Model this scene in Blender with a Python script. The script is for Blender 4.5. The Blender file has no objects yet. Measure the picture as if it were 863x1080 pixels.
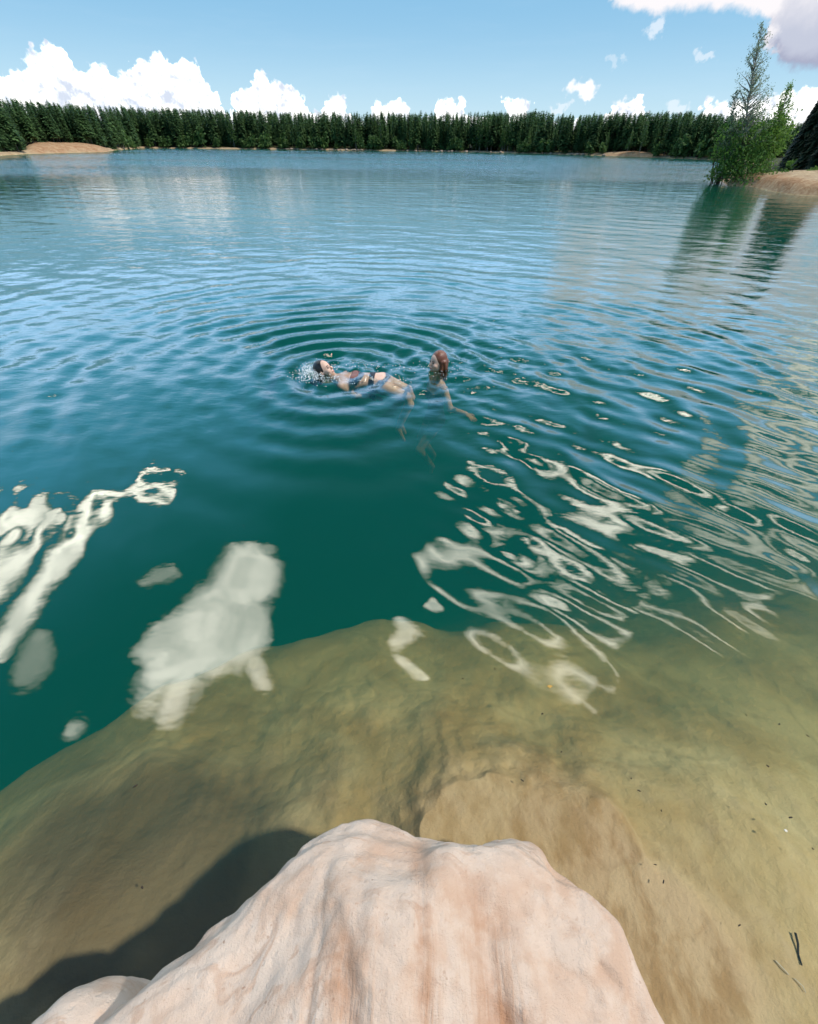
import bpy, bmesh, math, random
import numpy as np
from mathutils import Vector, Matrix

R = math.radians
rng = np.random.default_rng(7)
random.seed(7)
scn = bpy.context.scene
COL = scn.collection

# ------------------------------------------------------------------ camera
H_CAM, PITCH, ROLL, F_PX = 2.1, R(41.5), R(0.7), 440.0     # F_PX for a 1080 px high frame
fw = np.array([0, math.cos(PITCH), -math.sin(PITCH)])
rt0 = np.array([1.0, 0, 0]); up0 = np.array([0, math.sin(PITCH), math.cos(PITCH)])
rt = rt0 * math.cos(ROLL) + up0 * math.sin(ROLL)
up = -rt0 * math.sin(ROLL) + up0 * math.cos(ROLL)
CAM = np.array([0, 0, H_CAM])
cam_d = bpy.data.cameras.new('camera'); cam = bpy.data.objects.new('camera', cam_d); COL.objects.link(cam)
m = Matrix.Identity(4)
for i in range(3):
    m[i][0] = rt[i]; m[i][1] = up[i]; m[i][2] = -fw[i]; m[i][3] = CAM[i]
cam.matrix_world = m
cam_d.sensor_fit = 'VERTICAL'; cam_d.sensor_height = 36; cam_d.sensor_width = 36
cam_d.lens = 36 * F_PX / 1080
cam_d.clip_start = 0.02; cam_d.clip_end = 20000
scn.camera = cam

def ray(px, py):
    d = fw * F_PX + rt * (px - 431.5) + up * (540 - py)
    return d / np.linalg.norm(d)
def at(px, py, z=0.0):                       # where the sight line of a photo pixel meets the level z
    d = ray(px, py); t = (z - H_CAM) / d[2]
    return CAM + d * t
def azel(px, py):
    d = ray(px, py)
    return math.degrees(math.atan2(d[0], d[1])), math.degrees(math.asin(d[2]))
def at_dist(px, py, dist):                   # point of a sight line at a ground distance
    d = ray(px, py); return CAM + d * (dist / math.hypot(d[0], d[1]))

# ------------------------------------------------------------------ sun, exposure
SUN_AZ, SUN_EL = R(103), R(55)
sun_d = bpy.data.lights.new('sun', 'SUN'); sun = bpy.data.objects.new('sun', sun_d); COL.objects.link(sun)
sun_d.energy = 3.0; sun_d.angle = R(2.5); sun_d.color = (1, 0.95, 0.87)
sdir = Vector((math.sin(SUN_AZ) * math.cos(SUN_EL), math.cos(SUN_AZ) * math.cos(SUN_EL), math.sin(SUN_EL)))
sun.rotation_euler = sdir.to_track_quat('Z', 'Y').to_euler()
scn.view_settings.view_transform = 'Standard'; scn.view_settings.look = 'None'
scn.view_settings.exposure = 0.35; scn.view_settings.gamma = 1.0
scn.view_settings.use_curve_mapping = False
scn.render.engine = 'CYCLES'
scn.cycles.use_denoising = True
scn.cycles.max_bounces = 10; scn.cycles.volume_bounces = 1; scn.cycles.transparent_max_bounces = 16
scn.cycles.caustics_reflective = False; scn.cycles.caustics_refractive = False
scn.cycles.sample_clamp_indirect = 6

# ------------------------------------------------------------------ node helper
class NT:
    def __init__(s, nt): s.nt = nt; s.L = nt.links.new
    def new(s, t, **kw):
        n = s.nt.nodes.new(t)
        for k, v in kw.items(): setattr(n, k, v)
        return n
    def put(s, sock, v):
        if isinstance(v, bpy.types.NodeSocket): s.L(v, sock)
        elif v is not None:
            if isinstance(v, (tuple, list)) and sock.type == 'RGBA' and len(v) == 3: v = (*v, 1)
            sock.default_value = v
    def m(s, op, a, b=None, c=None, clamp=False):
        n = s.new('ShaderNodeMath', operation=op); n.use_clamp = clamp
        for i, v in enumerate((a, b, c)):
            if v is not None: s.put(n.inputs[i], v)
        return n.outputs[0]
    def vm(s, op, a, b=None, scale=None):
        n = s.new('ShaderNodeVectorMath', operation=op); s.put(n.inputs[0], a)
        if b is not None: s.put(n.inputs[1], b)
        if scale is not None: s.put(n.inputs['Scale'], scale)
        return n.outputs['Value'] if op in ('DOT_PRODUCT', 'LENGTH', 'DISTANCE') else n.outputs['Vector']
    def noise(s, vec, scale, detail=4, rough=0.55, dist=0.0, color=False):
        n = s.new('ShaderNodeTexNoise'); s.put(n.inputs['Vector'], vec)
        n.inputs['Scale'].default_value = scale; n.inputs['Detail'].default_value = detail
        n.inputs['Roughness'].default_value = rough; n.inputs['Distortion'].default_value = dist
        return n.outputs['Color'] if color else n.outputs[0]
    def ss(s, v, a, b, lo=0.0, hi=1.0):
        n = s.new('ShaderNodeMapRange', interpolation_type='SMOOTHSTEP'); s.put(n.inputs[0], v)
        s.put(n.inputs[1], a); s.put(n.inputs[2], b); s.put(n.inputs[3], lo); s.put(n.inputs[4], hi)
        return n.outputs[0]
    def mix(s, f, a, b, mode='MIX'):
        n = s.new('ShaderNodeMix', data_type='RGBA', blend_type=mode)
        s.put(n.inputs[0], f); s.put(n.inputs[6], a); s.put(n.inputs[7], b)
        return n.outputs[2]
    def curve(s, v, pts):
        n = s.new('ShaderNodeFloatCurve'); s.put(n.inputs['Value'], v)
        c = n.mapping.curves[0]
        pts = sorted(pts)
        c.points[0].location = pts[0]; c.points[-1].location = pts[-1]
        for p in pts[1:-1]: c.points.new(*p)
        for p in c.points: p.handle_type = 'AUTO_CLAMPED'
        n.mapping.update()
        return n.outputs[0]
    def mapv(s, vec, scale=(1, 1, 1), rot=(0, 0, 0), loc=(0, 0, 0)):
        n = s.new('ShaderNodeMapping'); s.put(n.inputs[0], vec)
        n.inputs['Scale'].default_value = scale; n.inputs['Rotation'].default_value = rot
        n.inputs['Location'].default_value = loc
        return n.outputs[0]
    def bump(s, h, dist, strength=1.0, normal=None):
        n = s.new('ShaderNodeBump'); s.put(n.inputs['Height'], h); n.inputs['Distance'].default_value = dist
        s.put(n.inputs['Strength'], strength)
        if normal is not None: s.put(n.inputs['Normal'], normal)
        return n.outputs[0]

# ------------------------------------------------------------------ world: sky and clouds
world = bpy.data.worlds.new('World'); scn.world = world; world.use_nodes = True
w = NT(world.node_tree); world.node_tree.nodes.clear()
sky = w.new('ShaderNodeTexSky', sky_type='NISHITA')
sky.sun_disc = False; sky.sun_elevation = SUN_EL; sky.sun_rotation = SUN_AZ
sky.air_density = 1.0; sky.dust_density = 0.3; sky.ozone_density = 1.6
D = w.new('ShaderNodeTexCoord').outputs['Generated']
sx = w.new('ShaderNodeSeparateXYZ'); w.L(D, sx.inputs[0])
X, Y, Z = sx.outputs
az = w.m('MULTIPLY', w.m('ARCTAN2', X, Y), 57.29578)
el = w.m('MULTIPLY', w.m('ARCSINE', Z), 57.29578)
nA = w.noise(D, 26, 6, 0.6)
nA2 = w.noise(w.vm('ADD', D, tuple(0.012 * v for v in sdir)), 26, 6, 0.6)
nB = w.noise(D, 85, 4, 0.55)
nL = w.noise(w.mapv(D, loc=(3, 1, 2)), 14, 3, 0.5)
cA = w.m('SUBTRACT', nA, 0.5); cB = w.m('SUBTRACT', nB, 0.5); cL = w.m('SUBTRACT', nL, 0.5)
def warp(scale, det, off):
    c = w.noise(w.mapv(D, loc=off), scale, det, 0.55, color=True)
    q = w.new('ShaderNodeSeparateColor'); w.L(c, q.inputs[0])
    return w.m('SUBTRACT', q.outputs[0], 0.5), w.m('SUBTRACT', q.outputs[1], 0.5)
w1x, w1y = warp(30, 3, (9, 4, 1)); w2x, w2y = warp(95, 4, (2, 8, 5))
azd = w.m('ADD', az, w.m('MULTIPLY_ADD', w1x, 3.0, w.m('MULTIPLY', w2x, 1.7)))
eld = w.m('ADD', el, w.m('MULTIPLY_ADD', w1y, 2.0, w.m('MULTIPLY', w2y, 1.5)))
AZ0, AZR, ELR = -44.0, 88.0, 14.0
def prof(v, pts):
    q = []
    for px, py in pts:
        a, e = azel(px, py); q.append(((a - AZ0) / AZR, max(0, min(1, (e + 2) / ELR))))
    q = [(0.0, q[0][1])] + [p for p in q if 0.002 < p[0] < 0.998] + [(1.0, q[-1][1])]
    c = w.curve(w.m('MULTIPLY_ADD', v, 1 / AZR, -AZ0 / AZR), q)
    return w.m('MULTIPLY_ADD', c, ELR, -2)
tops = [(-60, 95), (-20, 75), (0, 72), (10, 66), (22, 58), (36, 48), (48, 41), (58, 46), (75, 62), (88, 74), (100, 66), (112, 67),
        (122, 74), (132, 60), (145, 58), (152, 62), (160, 59), (172, 53), (185, 64), (198, 57), (212, 66), (221, 85),
        (232, 98), (238, 114), (242, 114), (246, 92), (260, 91), (268, 78), (276, 69), (285, 82), (298, 84), (308, 92), (322, 99),
        (328, 116), (340, 116), (345, 99), (355, 98), (366, 107), (371, 120), (388, 118), (394, 105), (410, 101), (430, 108),
        (440, 121), (457, 120), (462, 100), (480, 97), (494, 104), (501, 121), (526, 122), (535, 102), (548, 100), (558, 108),
        (563, 124), (636, 124), (646, 110), (662, 107), (672, 97), (682, 112), (690, 124), (735, 122), (745, 108), (770, 104),
        (790, 101), (820, 93), (840, 88), (863, 92), (900, 96), (960, 110)]
e1 = w.m('SUBTRACT', w.m('SUBTRACT', prof(azd, tops), 0.28), eld)
mask1 = w.m('MULTIPLY', w.ss(e1, -0.12, 0.22), w.ss(w.m('ABSOLUTE', az), 50, 56, 1, 0))
# the big cloud at the upper right: a lower edge, running up out of the frame
base = [(560, -90), (600, -70), (628, -30), (640, -8), (650, 10), (670, 13), (690, 18), (720, 14), (760, 13), (785, 18), (800, 26), (810, 58),
        (816, 70), (840, 76), (863, 75), (900, 74), (960, 60), (1000, 30), (1030, -40)]
e2 = w.m('SUBTRACT', w.m('ADD', el, w.m('MULTIPLY_ADD', cA, 0.9, w.m('MULTIPLY', cB, 0.7))), prof(azd, base))
mask2 = w.m('MULTIPLY', w.m('MULTIPLY', w.ss(e2, -0.1, 0.55), w.ss(w.m('ADD', el, w.m('MULTIPLY', cL, 12)), 12, 17, 1, 0)), w.ss(az, 15, 18))
# small loose puffs
def blob(px, py, rx, ry):
    a, e = azel(px, py); kx = 57.3 / 590 * 0.8; ky = 57.3 / 784
    dx = w.m('MULTIPLY', w.m('SUBTRACT', azd, a), 1 / (rx * kx)); dy = w.m('MULTIPLY', w.m('SUBTRACT', eld, e), 1 / (ry * ky))
    return w.m('SUBTRACT', 1.0, w.m('SQRT', w.m('MULTIPLY_ADD', dx, dx, w.m('MULTIPLY', dy, dy))))
mask3 = None
for px, py, rx, ry, s in ((617, 95, 22, 11, 1), (664, 110, 18, 9, .9), (692, 31, 13, 10, .5), (744, 56, 15, 6, .4), (650, 60, 8, 6, .25), (835, 51, 13, 9, .7), (712, 116, 16, 6, .4), (590, 112, 12, 6, .4)):
    b = w.m('MULTIPLY', w.ss(blob(px, py, rx, ry), 0.0, 0.5), s)
    mask3 = b if mask3 is None else w.m('MAXIMUM', mask3, b)
nH = w.noise(D, 7.0, 4, 0.5, 0.4)
# thin high streaks
ci = w.noise(w.mapv(D, scale=(5, 5, 40)), 1.6, 5, 0.6)
maskc = w.m('MULTIPLY', w.ss(ci, 0.48, 0.75), w.m('MULTIPLY', 0.22, w.ss(el, 2, 14, 1, 0.5)))
relief = w.m('SUBTRACT', nA, nA2)
t1 = w.m('ADD', w.m('MULTIPLY_ADD', relief, 3.6, w.m('MULTIPLY', w2y, 2.4)), w.ss(e1, 0.0, 4.0, 0.86, 0.5), clamp=True)
c1 = w.mix(w.m('POWER', t1, 1.5), (0.56, 0.62, 0.73), (1.45, 1.43, 1.40))
t2 = w.m('MULTIPLY', w.ss(w.m('ADD', az, w.m('MULTIPLY', cA, 6)), 28.2, 29.8, 0, 1), w.ss(w.m('ADD', el, w.m('MULTIPLY', cA, 4)), 6.0, 10.2, 1, 0.15))
c2 = w.mix(t2, (0.78, 0.755, 0.775), w.mix(w.ss(e2, 0.0, 1.4), (0.28, 0.30, 0.42), (0.45, 0.48, 0.58)))
# broken bright cloud high overhead round the sun (out of the frame, mirrored in the water)
nH2 = w.noise(w.mapv(D, loc=(5, 2, 0)), 16.0, 3, 0.5)
mH = None
def overhead(pa, pb, rad, s, na_):
    global mH
    a, b = (Vector((d[0], d[1], -d[2])) for d in (ray(*pa), ray(*pb)))
    ab = b - a
    rel = w.vm('SUBTRACT', D, tuple(a))
    tt = w.m('MULTIPLY', w.vm('DOT_PRODUCT', rel, tuple(ab)), 1 / ab.length_squared, clamp=True)
    ang = w.m('MULTIPLY', w.vm('LENGTH', w.vm('SUBTRACT', rel, w.vm('SCALE', tuple(ab), scale=tt))), 57.29578)
    v = w.m('SUBTRACT', rad, ang)
    v = w.m('MULTIPLY', w.ss(w.m('ADD', v, w.m('MULTIPLY_ADD', w.m('SUBTRACT', nH, 0.5), rad * na_, w.m('MULTIPLY', w.m('SUBTRACT', nH2, 0.5), rad * na_ * 0.8))), 0, min(4.0, rad * 1.25) if pa[0] > 440 else min(2.6, rad * 0.85)), s)
    mH = v if mH is None else w.m('MAXIMUM', mH, v)
OVER = [((200, 690), (248, 655), 5.2, 10.5, 1.15), ((228, 650), (262, 612), 4.6, 9.5, 1.1), ((262, 600), (268, 575), 1.6, 8, 0.8), ((150, 620), (185, 600), 1.4, 4, 1.2), ((166, 722), (198, 706), 2.6, 11, 0.9), ((182, 738), (200, 712), 2.0, 11, 0.9), ((268, 690), (277, 724), 1.4, 9.5, 0.9),
        ((-8, 694), (60, 596), 1.35, 11, 0.9), ((60, 596), (112, 528), 1.5, 11, 0.9), ((112, 530), (178, 514), 1.3, 10, 1.2),
        ((-10, 622), (30, 568), 1.3, 9, 1.0), ((30, 568), (62, 546), 1.2, 9, 1.1), ((-10, 560), (30, 538), 1.6, 9, 1.3), ((30, 710), (44, 672), 1.5, 3.5, 1.0), ((78, 768), (84, 758), 1.1, 5, .8),
        ((470, 585), (520, 640), 3.6, 10, 1.0), ((545, 660), (600, 705), 2.6, 10, 0.9), ((500, 500), (545, 512), 2.0, 10, 1.0), ((560, 560), (640, 545), 4.0, 10, 1.1),
        ((585, 610), (660, 640), 3.0, 10, 1.1), ((690, 600), (770, 655), 2.4, 8.5, 1.2), ((600, 700), (640, 750), 1.0, 6, 1.3),
        ((740, 560), (863, 600), 3.0, 4.5, 1.5), ((780, 505), (880, 540), 4.2, 3.6, 1.6), ((820, 430), (900, 470), 4.0, 2.6, 1.5), ((425, 672), (446, 722), 1.4, 9, 1.0)]
for a_, b_, r_, s_, n_ in OVER: overhead(a_, b_, r_ * 1.08, s_ * (0.85 if a_[0] > 440 else 1), n_)
bg_sky = w.new('ShaderNodeBackground'); w.L(sky.outputs[0], bg_sky.inputs[0]); bg_sky.inputs[1].default_value = 0.125
def bg(col, s=1.0):
    n = w.new('ShaderNodeBackground'); w.put(n.inputs[0], col); w.put(n.inputs[1], s); return n.outputs[0]
def mixs(t, f, a, b):
    n = t.new('ShaderNodeMixShader'); t.put(n.inputs[0], f); t.L(a, n.inputs[1]); t.L(b, n.inputs[2]); return n.outputs[0]
sh = bg_sky.outputs[0]
sh = mixs(w, maskc, sh, bg((0.9, 0.93, 0.97)))
sky_boost = w.m('MULTIPLY', w.m('MULTIPLY', w.ss(el, 9.4, 13), w.ss(el, 14, w.ss(az, -32, -6, 47, 35), 1, 0)), w.ss(w.m('ABSOLUTE', az), 60, 110, 1, 0.15))
sky_boost = w.m('MULTIPLY', sky_boost, w.ss(nH, 0.25, 0.7, 0.75, 1.1))                 # bright band added above the frame to brighten the water's reflection
lowsky = w.mix(w.ss(el, -1, 10), (0.45, 0.64, 0.76), w.mix(w.ss(el, 20, 42), (0.195, 0.425, 0.63), (0.012, 0.14, 0.30)))
sh = mixs(w, w.ss(el, 20, 55, 0.85, 0.82), sh, bg(lowsky))
sh = mixs(w, w.m('MINIMUM', sky_boost, 1.0), sh, bg(w.mix(w.ss(el, 12, 27), (1.05, 1.6, 2.35), (0.30, 1.15, 2.1))))
sh = mixs(w, mask3, sh, bg((0.86, 0.86, 0.88)))
sh = mixs(w, mask2, sh, bg(c2))
sh = mixs(w, mask1, sh, bg(c1))
sh = mixs(w, w.m('MINIMUM', mH, 1.0), sh, bg((1.0, 0.95, 0.82), w.m('MULTIPLY', mH, w.ss(nH2, 0.3, 0.7, 1.1, 0.65))))
wo = w.new('ShaderNodeOutputWorld'); w.L(sh, wo.inputs[0])
world.cycles.sampling_method = 'MANUAL'; world.cycles.sample_map_resolution = 1024

# ------------------------------------------------------------------ numpy noise
def _h(ix, iy, iz, seed):
    n = (ix.astype(np.int64) * 374761393 + iy.astype(np.int64) * 668265263 + iz.astype(np.int64) * 2147483647 + seed * 144665) & 0x7fffffff
    n = ((n ^ (n >> 13)) * 1274126177) & 0x7fffffff
    n = ((n ^ (n >> 15)) * 2246822519) & 0x7fffffff
    return ((n ^ (n >> 16)) & 0xffff) / 65535.0
def vn(x, y, z=None, seed=0):
    x = np.asarray(x, float); y = np.asarray(y, float); z = np.zeros_like(x) if z is None else np.asarray(z, float)
    i, j, k = np.floor(x), np.floor(y), np.floor(z); a, b, c = x - i, y - j, z - k
    a, b, c = (t * t * t * (t * (t * 6 - 15) + 10) for t in (a, b, c))
    r = 0
    for di in (0, 1):
        for dj in (0, 1):
            for dk in (0, 1):
                r = r + _h(i + di, j + dj, k + dk, seed) * (a if di else 1 - a) * (b if dj else 1 - b) * (c if dk else 1 - c)
    return r - 0.5
def fbm(x, y, z=None, o=4, seed=0, g=0.5):
    s, a = 0, 1.0
    z = np.zeros_like(x) if z is None else z
    for q in range(o):
        s = s + a * vn(x, y, z, seed + q * 17); x, y, z, a = x * 2.03 + 7.1, y * 2.03 + 3.7, z * 2.03 + 1.9, a * g
    return s
def sstep(a, b, v):
    t = np.clip((v - a) / (b - a), 0, 1); return t * t * (3 - 2 * t)

# ------------------------------------------------------------------ object helpers
def link_mesh(name, me, mat=None, parent=None):
    o = bpy.data.objects.new(name, me); COL.objects.link(o)
    if mat is not None:
        me.materials.clear(); me.materials.append(mat)
    if parent is not None: o.parent = parent
    return o
def np_mesh(name, V, Fq, smooth=True):
    me = bpy.data.meshes.new(name)
    V = np.asarray(V, np.float32); Fq = np.asarray(Fq, np.int32); k = Fq.shape[1]
    me.vertices.add(len(V)); me.vertices.foreach_set('co', V.ravel())
    me.loops.add(Fq.size); me.loops.foreach_set('vertex_index', Fq.ravel())
    me.polygons.add(len(Fq)); me.polygons.foreach_set('loop_start', np.arange(0, Fq.size, k, dtype=np.int32))
    me.update(calc_edges=True); me.validate()
    if smooth: me.polygons.foreach_set('use_smooth', np.ones(len(me.polygons), bool))
    return me
def attr(me, name, vals):
    a = me.attributes.new(name, 'FLOAT', 'POINT'); a.data.foreach_set('value', np.asarray(vals, np.float32).ravel())
def tag(o, label=None, cat=None, group=None, kind=None):
    if label: o['label'] = label
    if cat: o['category'] = cat
    if group: o['group'] = group
    if kind: o['kind'] = kind
    return o
def empty(name, loc, label, cat, group=None, rz=0.0):
    o = bpy.data.objects.new(name, None); COL.objects.link(o); o.location = loc; o.rotation_euler = (0, 0, rz)
    o.empty_display_size = 0.2
    return tag(o, label, cat, group)
def copy_tree(o, parent=None):
    c = o.copy(); COL.objects.link(c); c.parent = parent
    for ch in o.children: copy_tree(ch, c)
    return c
def material(name):
    mt = bpy.data.materials.new(name); mt.use_nodes = True; t = NT(mt.node_tree)
    b = mt.node_tree.nodes['Principled BSDF']
    return mt, t, b
def simple(name, col, rough=0.7, spec=0.3):
    mt, t, b = material(name)
    co = t.new('ShaderNodeTexCoord').outputs['Object']
    n = t.noise(co, 30, 3)
    t.L(t.mix(n, tuple(c * 0.85 for c in col), tuple(min(1, c * 1.15) for c in col)), b.inputs['Base Color'])
    b.inputs['Roughness'].default_value = rough; b.inputs['Specular IOR Level'].default_value = spec
    return mt

# ------------------------------------------------------------------ shoreline
def on(px, py):
    p = at(px, py); return (p[0], p[1])
shore_far = [on(-70, 171), on(-20, 166), on(0, 164), on(30, 162.2), on(70, 161), on(112, 160), on(124, 158), on(150, 156.2), on(200, 156.6), on(260, 157.2),
             on(300, 157.6), on(365, 158.6), on(431, 159.4), on(490, 160.4), on(545, 161.6), on(600, 163.2), on(640, 164.4),
             on(680, 165.6), on(712, 167.0), on(745, 168.4), on(775, 169.6)]
shore_right = [on(792, 176), on(772, 183), on(760, 190), on(768, 195), on(795, 197), on(815, 202), on(835, 205), on(866, 207), on(892, 214), on(925, 228)]
SHORE = [(-3000, 60), (-500, 20), (-120, 62)] + shore_far + shore_right + [(18, 12), (8, 3.0), (3.4, -0.4), (1.2, -0.55), (-1.2, -0.7), (-6, -1.5), (-60, -30), (-160, 0), (-400, -200), (-3000, -400)]
SHORE = np.array(SHORE, float)
# lake polygon = inside; closed on the far left
def shore_dist(x, y):
    x = np.asarray(x, float).ravel(); y = np.asarray(y, float).ravel()
    P = np.array(shore_far_poly, float); best = np.full(x.shape, 1e18); inside = np.zeros(x.shape, bool)
    for i in range(len(P)):
        ax, ay = P[i]; bx, by = P[(i + 1) % len(P)]
        dx, dy = bx - ax, by - ay; L2 = dx * dx + dy * dy + 1e-12
        t = np.clip(((x - ax) * dx + (y - ay) * dy) / L2, 0, 1)
        best = np.minimum(best, (x - ax - t * dx) ** 2 + (y - ay - t * dy) ** 2)
        c = ((ay > y) != (by > y)) & (x < (bx - ax) * (y - ay) / (by - ay + 1e-12) + ax)
        inside ^= c
    d = np.sqrt(best)
    return np.where(inside, -d, d)                     # + on land
shore_far_poly = [(-110, 40)] + shore_far + shore_right + [(18, 12), (8, 3.0), (3.4, -0.2), (1.3, -0.45), (-1.2, -0.7), (-6, -1.5), (-40, -12), (-90, 10)]

EDGE = np.array([at(px, py, -0.42)[:2] for px, py in ((-260, 980), (-80, 840), (0, 783), (140, 692), (225, 660), (300, 645), (400, 628), (450, 634), (520, 650), (600, 650), (700, 642), (790, 630), (863, 612), (1000, 585))])
def edge_y(x): return np.interp(x, EDGE[:, 0], EDGE[:, 1])
def gauss(x, y, c, r): return np.exp(-((x - c[0]) ** 2 + (y - c[1]) ** 2) / (r * r))
LEFT_BANK = at(75, 160.6)[:2]; FAR_BANK = at(660, 165)[:2]; RIGHT_BANK = at(850, 200)[:2]
def terrain(x, y):
    shp = x.shape; x = x.ravel(); y = y.ravel()
    d = shore_dist(x, y)
    r = np.hypot(x, y)
    # land
    n = fbm(x * 0.08, y * 0.08, o=4, seed=3)
    land = 0.35 * (1 - np.exp(-np.maximum(d, 0) / 0.35)) + np.minimum(np.maximum(d, 0) * 0.035, 3.0) + n * np.minimum(np.maximum(d, 0) * .05, .8)
    lb = np.exp(-(((x - LEFT_BANK[0]) / 13) ** 2 + ((y - LEFT_BANK[1]) / 26) ** 4)); azd_ = np.degrees(np.arctan2(x, y)); lb = lb * sstep(azel(24, 160)[0], azel(40, 160)[0], azd_) * sstep(azel(124, 158)[0], azel(108, 158)[0], azd_); land += 1.0 * lb * (1 - np.exp(-np.maximum(d, 0) / 2.0))
    fb = gauss(x, y, FAR_BANK, 7); land += 0.8 * fb * (1 - np.exp(-np.maximum(d, 0) / 1.5))
    rb = gauss(x, y, RIGHT_BANK, 9); land += rb * (0.35 * (1 - np.exp(-np.maximum(d, 0) / 0.2)) + 0.035 * np.minimum(np.maximum(d, 0), 14))
    land += 0.25 * fbm(x * 0.9, y * 0.9, o=3, seed=9) * np.exp(-r / 60) * sstep(0, 1.5, d)
    # lake bed
    far_bed = -np.minimum(7.0, 0.10 + 0.55 * np.maximum(-d, 0))
    ye = edge_y(x) + 0.25 * fbm(x * 1.1, y * 1.1, o=3, seed=21)
    s = y - ye
    relief = 0.16 * fbm(x * 1.3 + 4, y * 1.3, o=5, seed=31, g=0.55) + 0.05 * np.abs(fbm(x * 2.2 + 0.7 * y, y * 0.9 - x * .6, o=4, seed=44))
    led = fbm(x * 0.9 + 2, y * 1.2 + x * 0.5, o=3, seed=52); relief += 0.10 * (np.floor(led * 7) / 7 + sstep(0.6, 1.0, (led * 7) % 1) / 7)
    shelf = -0.12 - 0.26 * sstep(0.1, 2.2, y + 0.25 * np.abs(x - 0.9)) - 0.40 * sstep(-1.5, 0.25, s) + 0.7 * relief * (1 - 0.6 * sstep(-1.0, 0, s))
    shelf += 0.05 * gauss(x * 0.9, y, (-1.0, 0.10), 0.6)          # slight rise of the bed left of the rock, where its shadow falls
    shelf += 0.08 * gauss(x, y, (0.45, 0.5), 0.5) + 0.10 * sstep(0.3, 0.6, gauss(x, y, (0.90, 0.04), 0.30) * (1 + 0.8 * fbm(x * 4, y * 4, o=3, seed=88))) * (1 + 0.5 * fbm(x * 9, y * 9, o=3, seed=89))
    slab = sstep(0.28, 0.68, gauss(x, y * 1.1, (0.42, 0.42), 0.55) * (1 + 0.7 * fbm(x * 2.6, y * 2.6, o=4, seed=131)) )
    shelf += 0.09 * slab + 0.02 * slab * fbm(x * 5, y * 5, o=3, seed=133)
    steep = np.interp(x, [-3, 0, 0.8, 2.5, 5], [1.7, 1.4, 1.0, 0.75, 0.6])
    drop = np.where(s > -0.25, -steep * (s + 0.25) * sstep(-0.25, 0.75, s), 0)
    near = np.maximum(shelf + drop, -7)
    k = sstep(9, 5, np.hypot(x * 0.8, y))
    bed = far_bed * (1 - k) + near * k
    z = np.where(d > 0, np.where(r < 6, np.maximum(-0.1 + 0.5 * d, near * 0 - 0.1) , land), np.minimum(bed, -0.03 - 0 * d))
    # near shore: join bed and land smoothly
    nearland = np.minimum(-0.08 + 0.35 * d, 1.2) + 0.1 * fbm(x * 2, y * 2, o=4, seed=61)
    z = np.where((r < 6), np.where(d > 0, nearland, np.minimum(bed, -0.05)), z)
    sand = np.where(d > 0, np.clip(np.exp(-d / 1.6) + 1.5 * lb + 1.6 * fb * (d < 9) + 1.5 * sstep(.25, .6, rb) * sstep(11, 6, d), 0, 1), 1.0)
    sand = np.maximum(sand, sstep(14, 8, r))
    mud_shade = np.clip(1.35 * gauss(x * 0.8, y * 0.85, (-0.85, 0.12), 0.58) * (1 + 1.2 * fbm(x * 2.2, y * 2.2, o=4, seed=71)), 0, 1)  # dark mud tone that also paints the rock's shadow into the bed colour
    apr = np.clip(1.5 * gauss(x, y, (0.90, 0.04), 0.30) * (1 + 1.2 * fbm(x * 3, y * 3, o=4, seed=86)) + 0.6 * slab, 0, 1)
    global MUD_SHADE, APR; MUD_SHADE = mud_shade.reshape(shp); APR = apr.reshape(shp)
    return z.reshape(shp), sand.reshape(shp), (lb + fb + 1.6 * rb * sstep(1.5, .3, d)).reshape(shp) * (d.reshape(shp) > 0)

def polar(az_edges, radii):
    A, Rr = np.meshgrid(az_edges, radii)             # rows: radius
    return Rr * np.sin(A), Rr * np.cos(A)
def polar_faces(nr, na, wrap=True):
    i = np.arange(nr - 1)[:, None]; j = np.arange(na)[None, :]; j2 = (j + 1) % na
    return np.stack([i * na + j, i * na + j2, (i + 1) * na + j2, (i + 1) * na + j], -1).reshape(-1, 4)
def az_list(fine, lim, coarse):
    a = np.arange(-lim, lim + 1e-6, fine); b = np.arange(lim + coarse, 360 - lim - coarse / 2, coarse)
    return np.radians(np.concatenate([a, b]))

# materials of the setting
gm, t, b = material('ground')
co = t.new('ShaderNodeTexCoord').outputs['Object']
sa = t.new('ShaderNodeAttribute', attribute_name='sand').outputs['Fac']
rd = t.new('ShaderNodeAttribute', attribute_name='red').outputs['Fac']
n1 = t.noise(co, 1.6, 6, 0.6, 0.6); n2 = t.noise(co, 6, 5, 0.6, 0.3); n3 = t.noise(t.mapv(co, scale=(1, 1.7, 3), rot=(0, 0, 0.7)), 2.2, 6, 0.6, 0.8)
sandc = t.mix(t.ss(n1, 0.36, 0.66), (0.50, 0.35, 0.16), (0.74, 0.60, 0.37))
sandc = t.mix(t.ss(n3, 0.52, 0.74, 0, 0.5), sandc, (0.26, 0.145, 0.055))
sandc = t.mix(t.ss(n2, 0.5, 0.75, 0, 0.55), sandc, (0.54, 0.41, 0.27))
gpz = t.new('ShaderNodeSeparateXYZ'); t.L(t.new('ShaderNodeNewGeometry').outputs['Position'], gpz.inputs[0])
sandc = t.mix(t.ss(gpz.outputs[2], -0.02, 0.06), sandc, t.mix(t.ss(n2, 0.35, 0.65), (0.25, 0.165, 0.105), (0.41, 0.30, 0.205)))
sandc = t.mix(t.m('MULTIPLY', rd, 0.9, clamp=True), sandc, t.mix(t.ss(n2, 0.4, 0.65), (0.24, 0.10, 0.055), (0.36, 0.21, 0.125)))
ap = t.new('ShaderNodeAttribute', attribute_name='apron').outputs['Fac']
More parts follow.
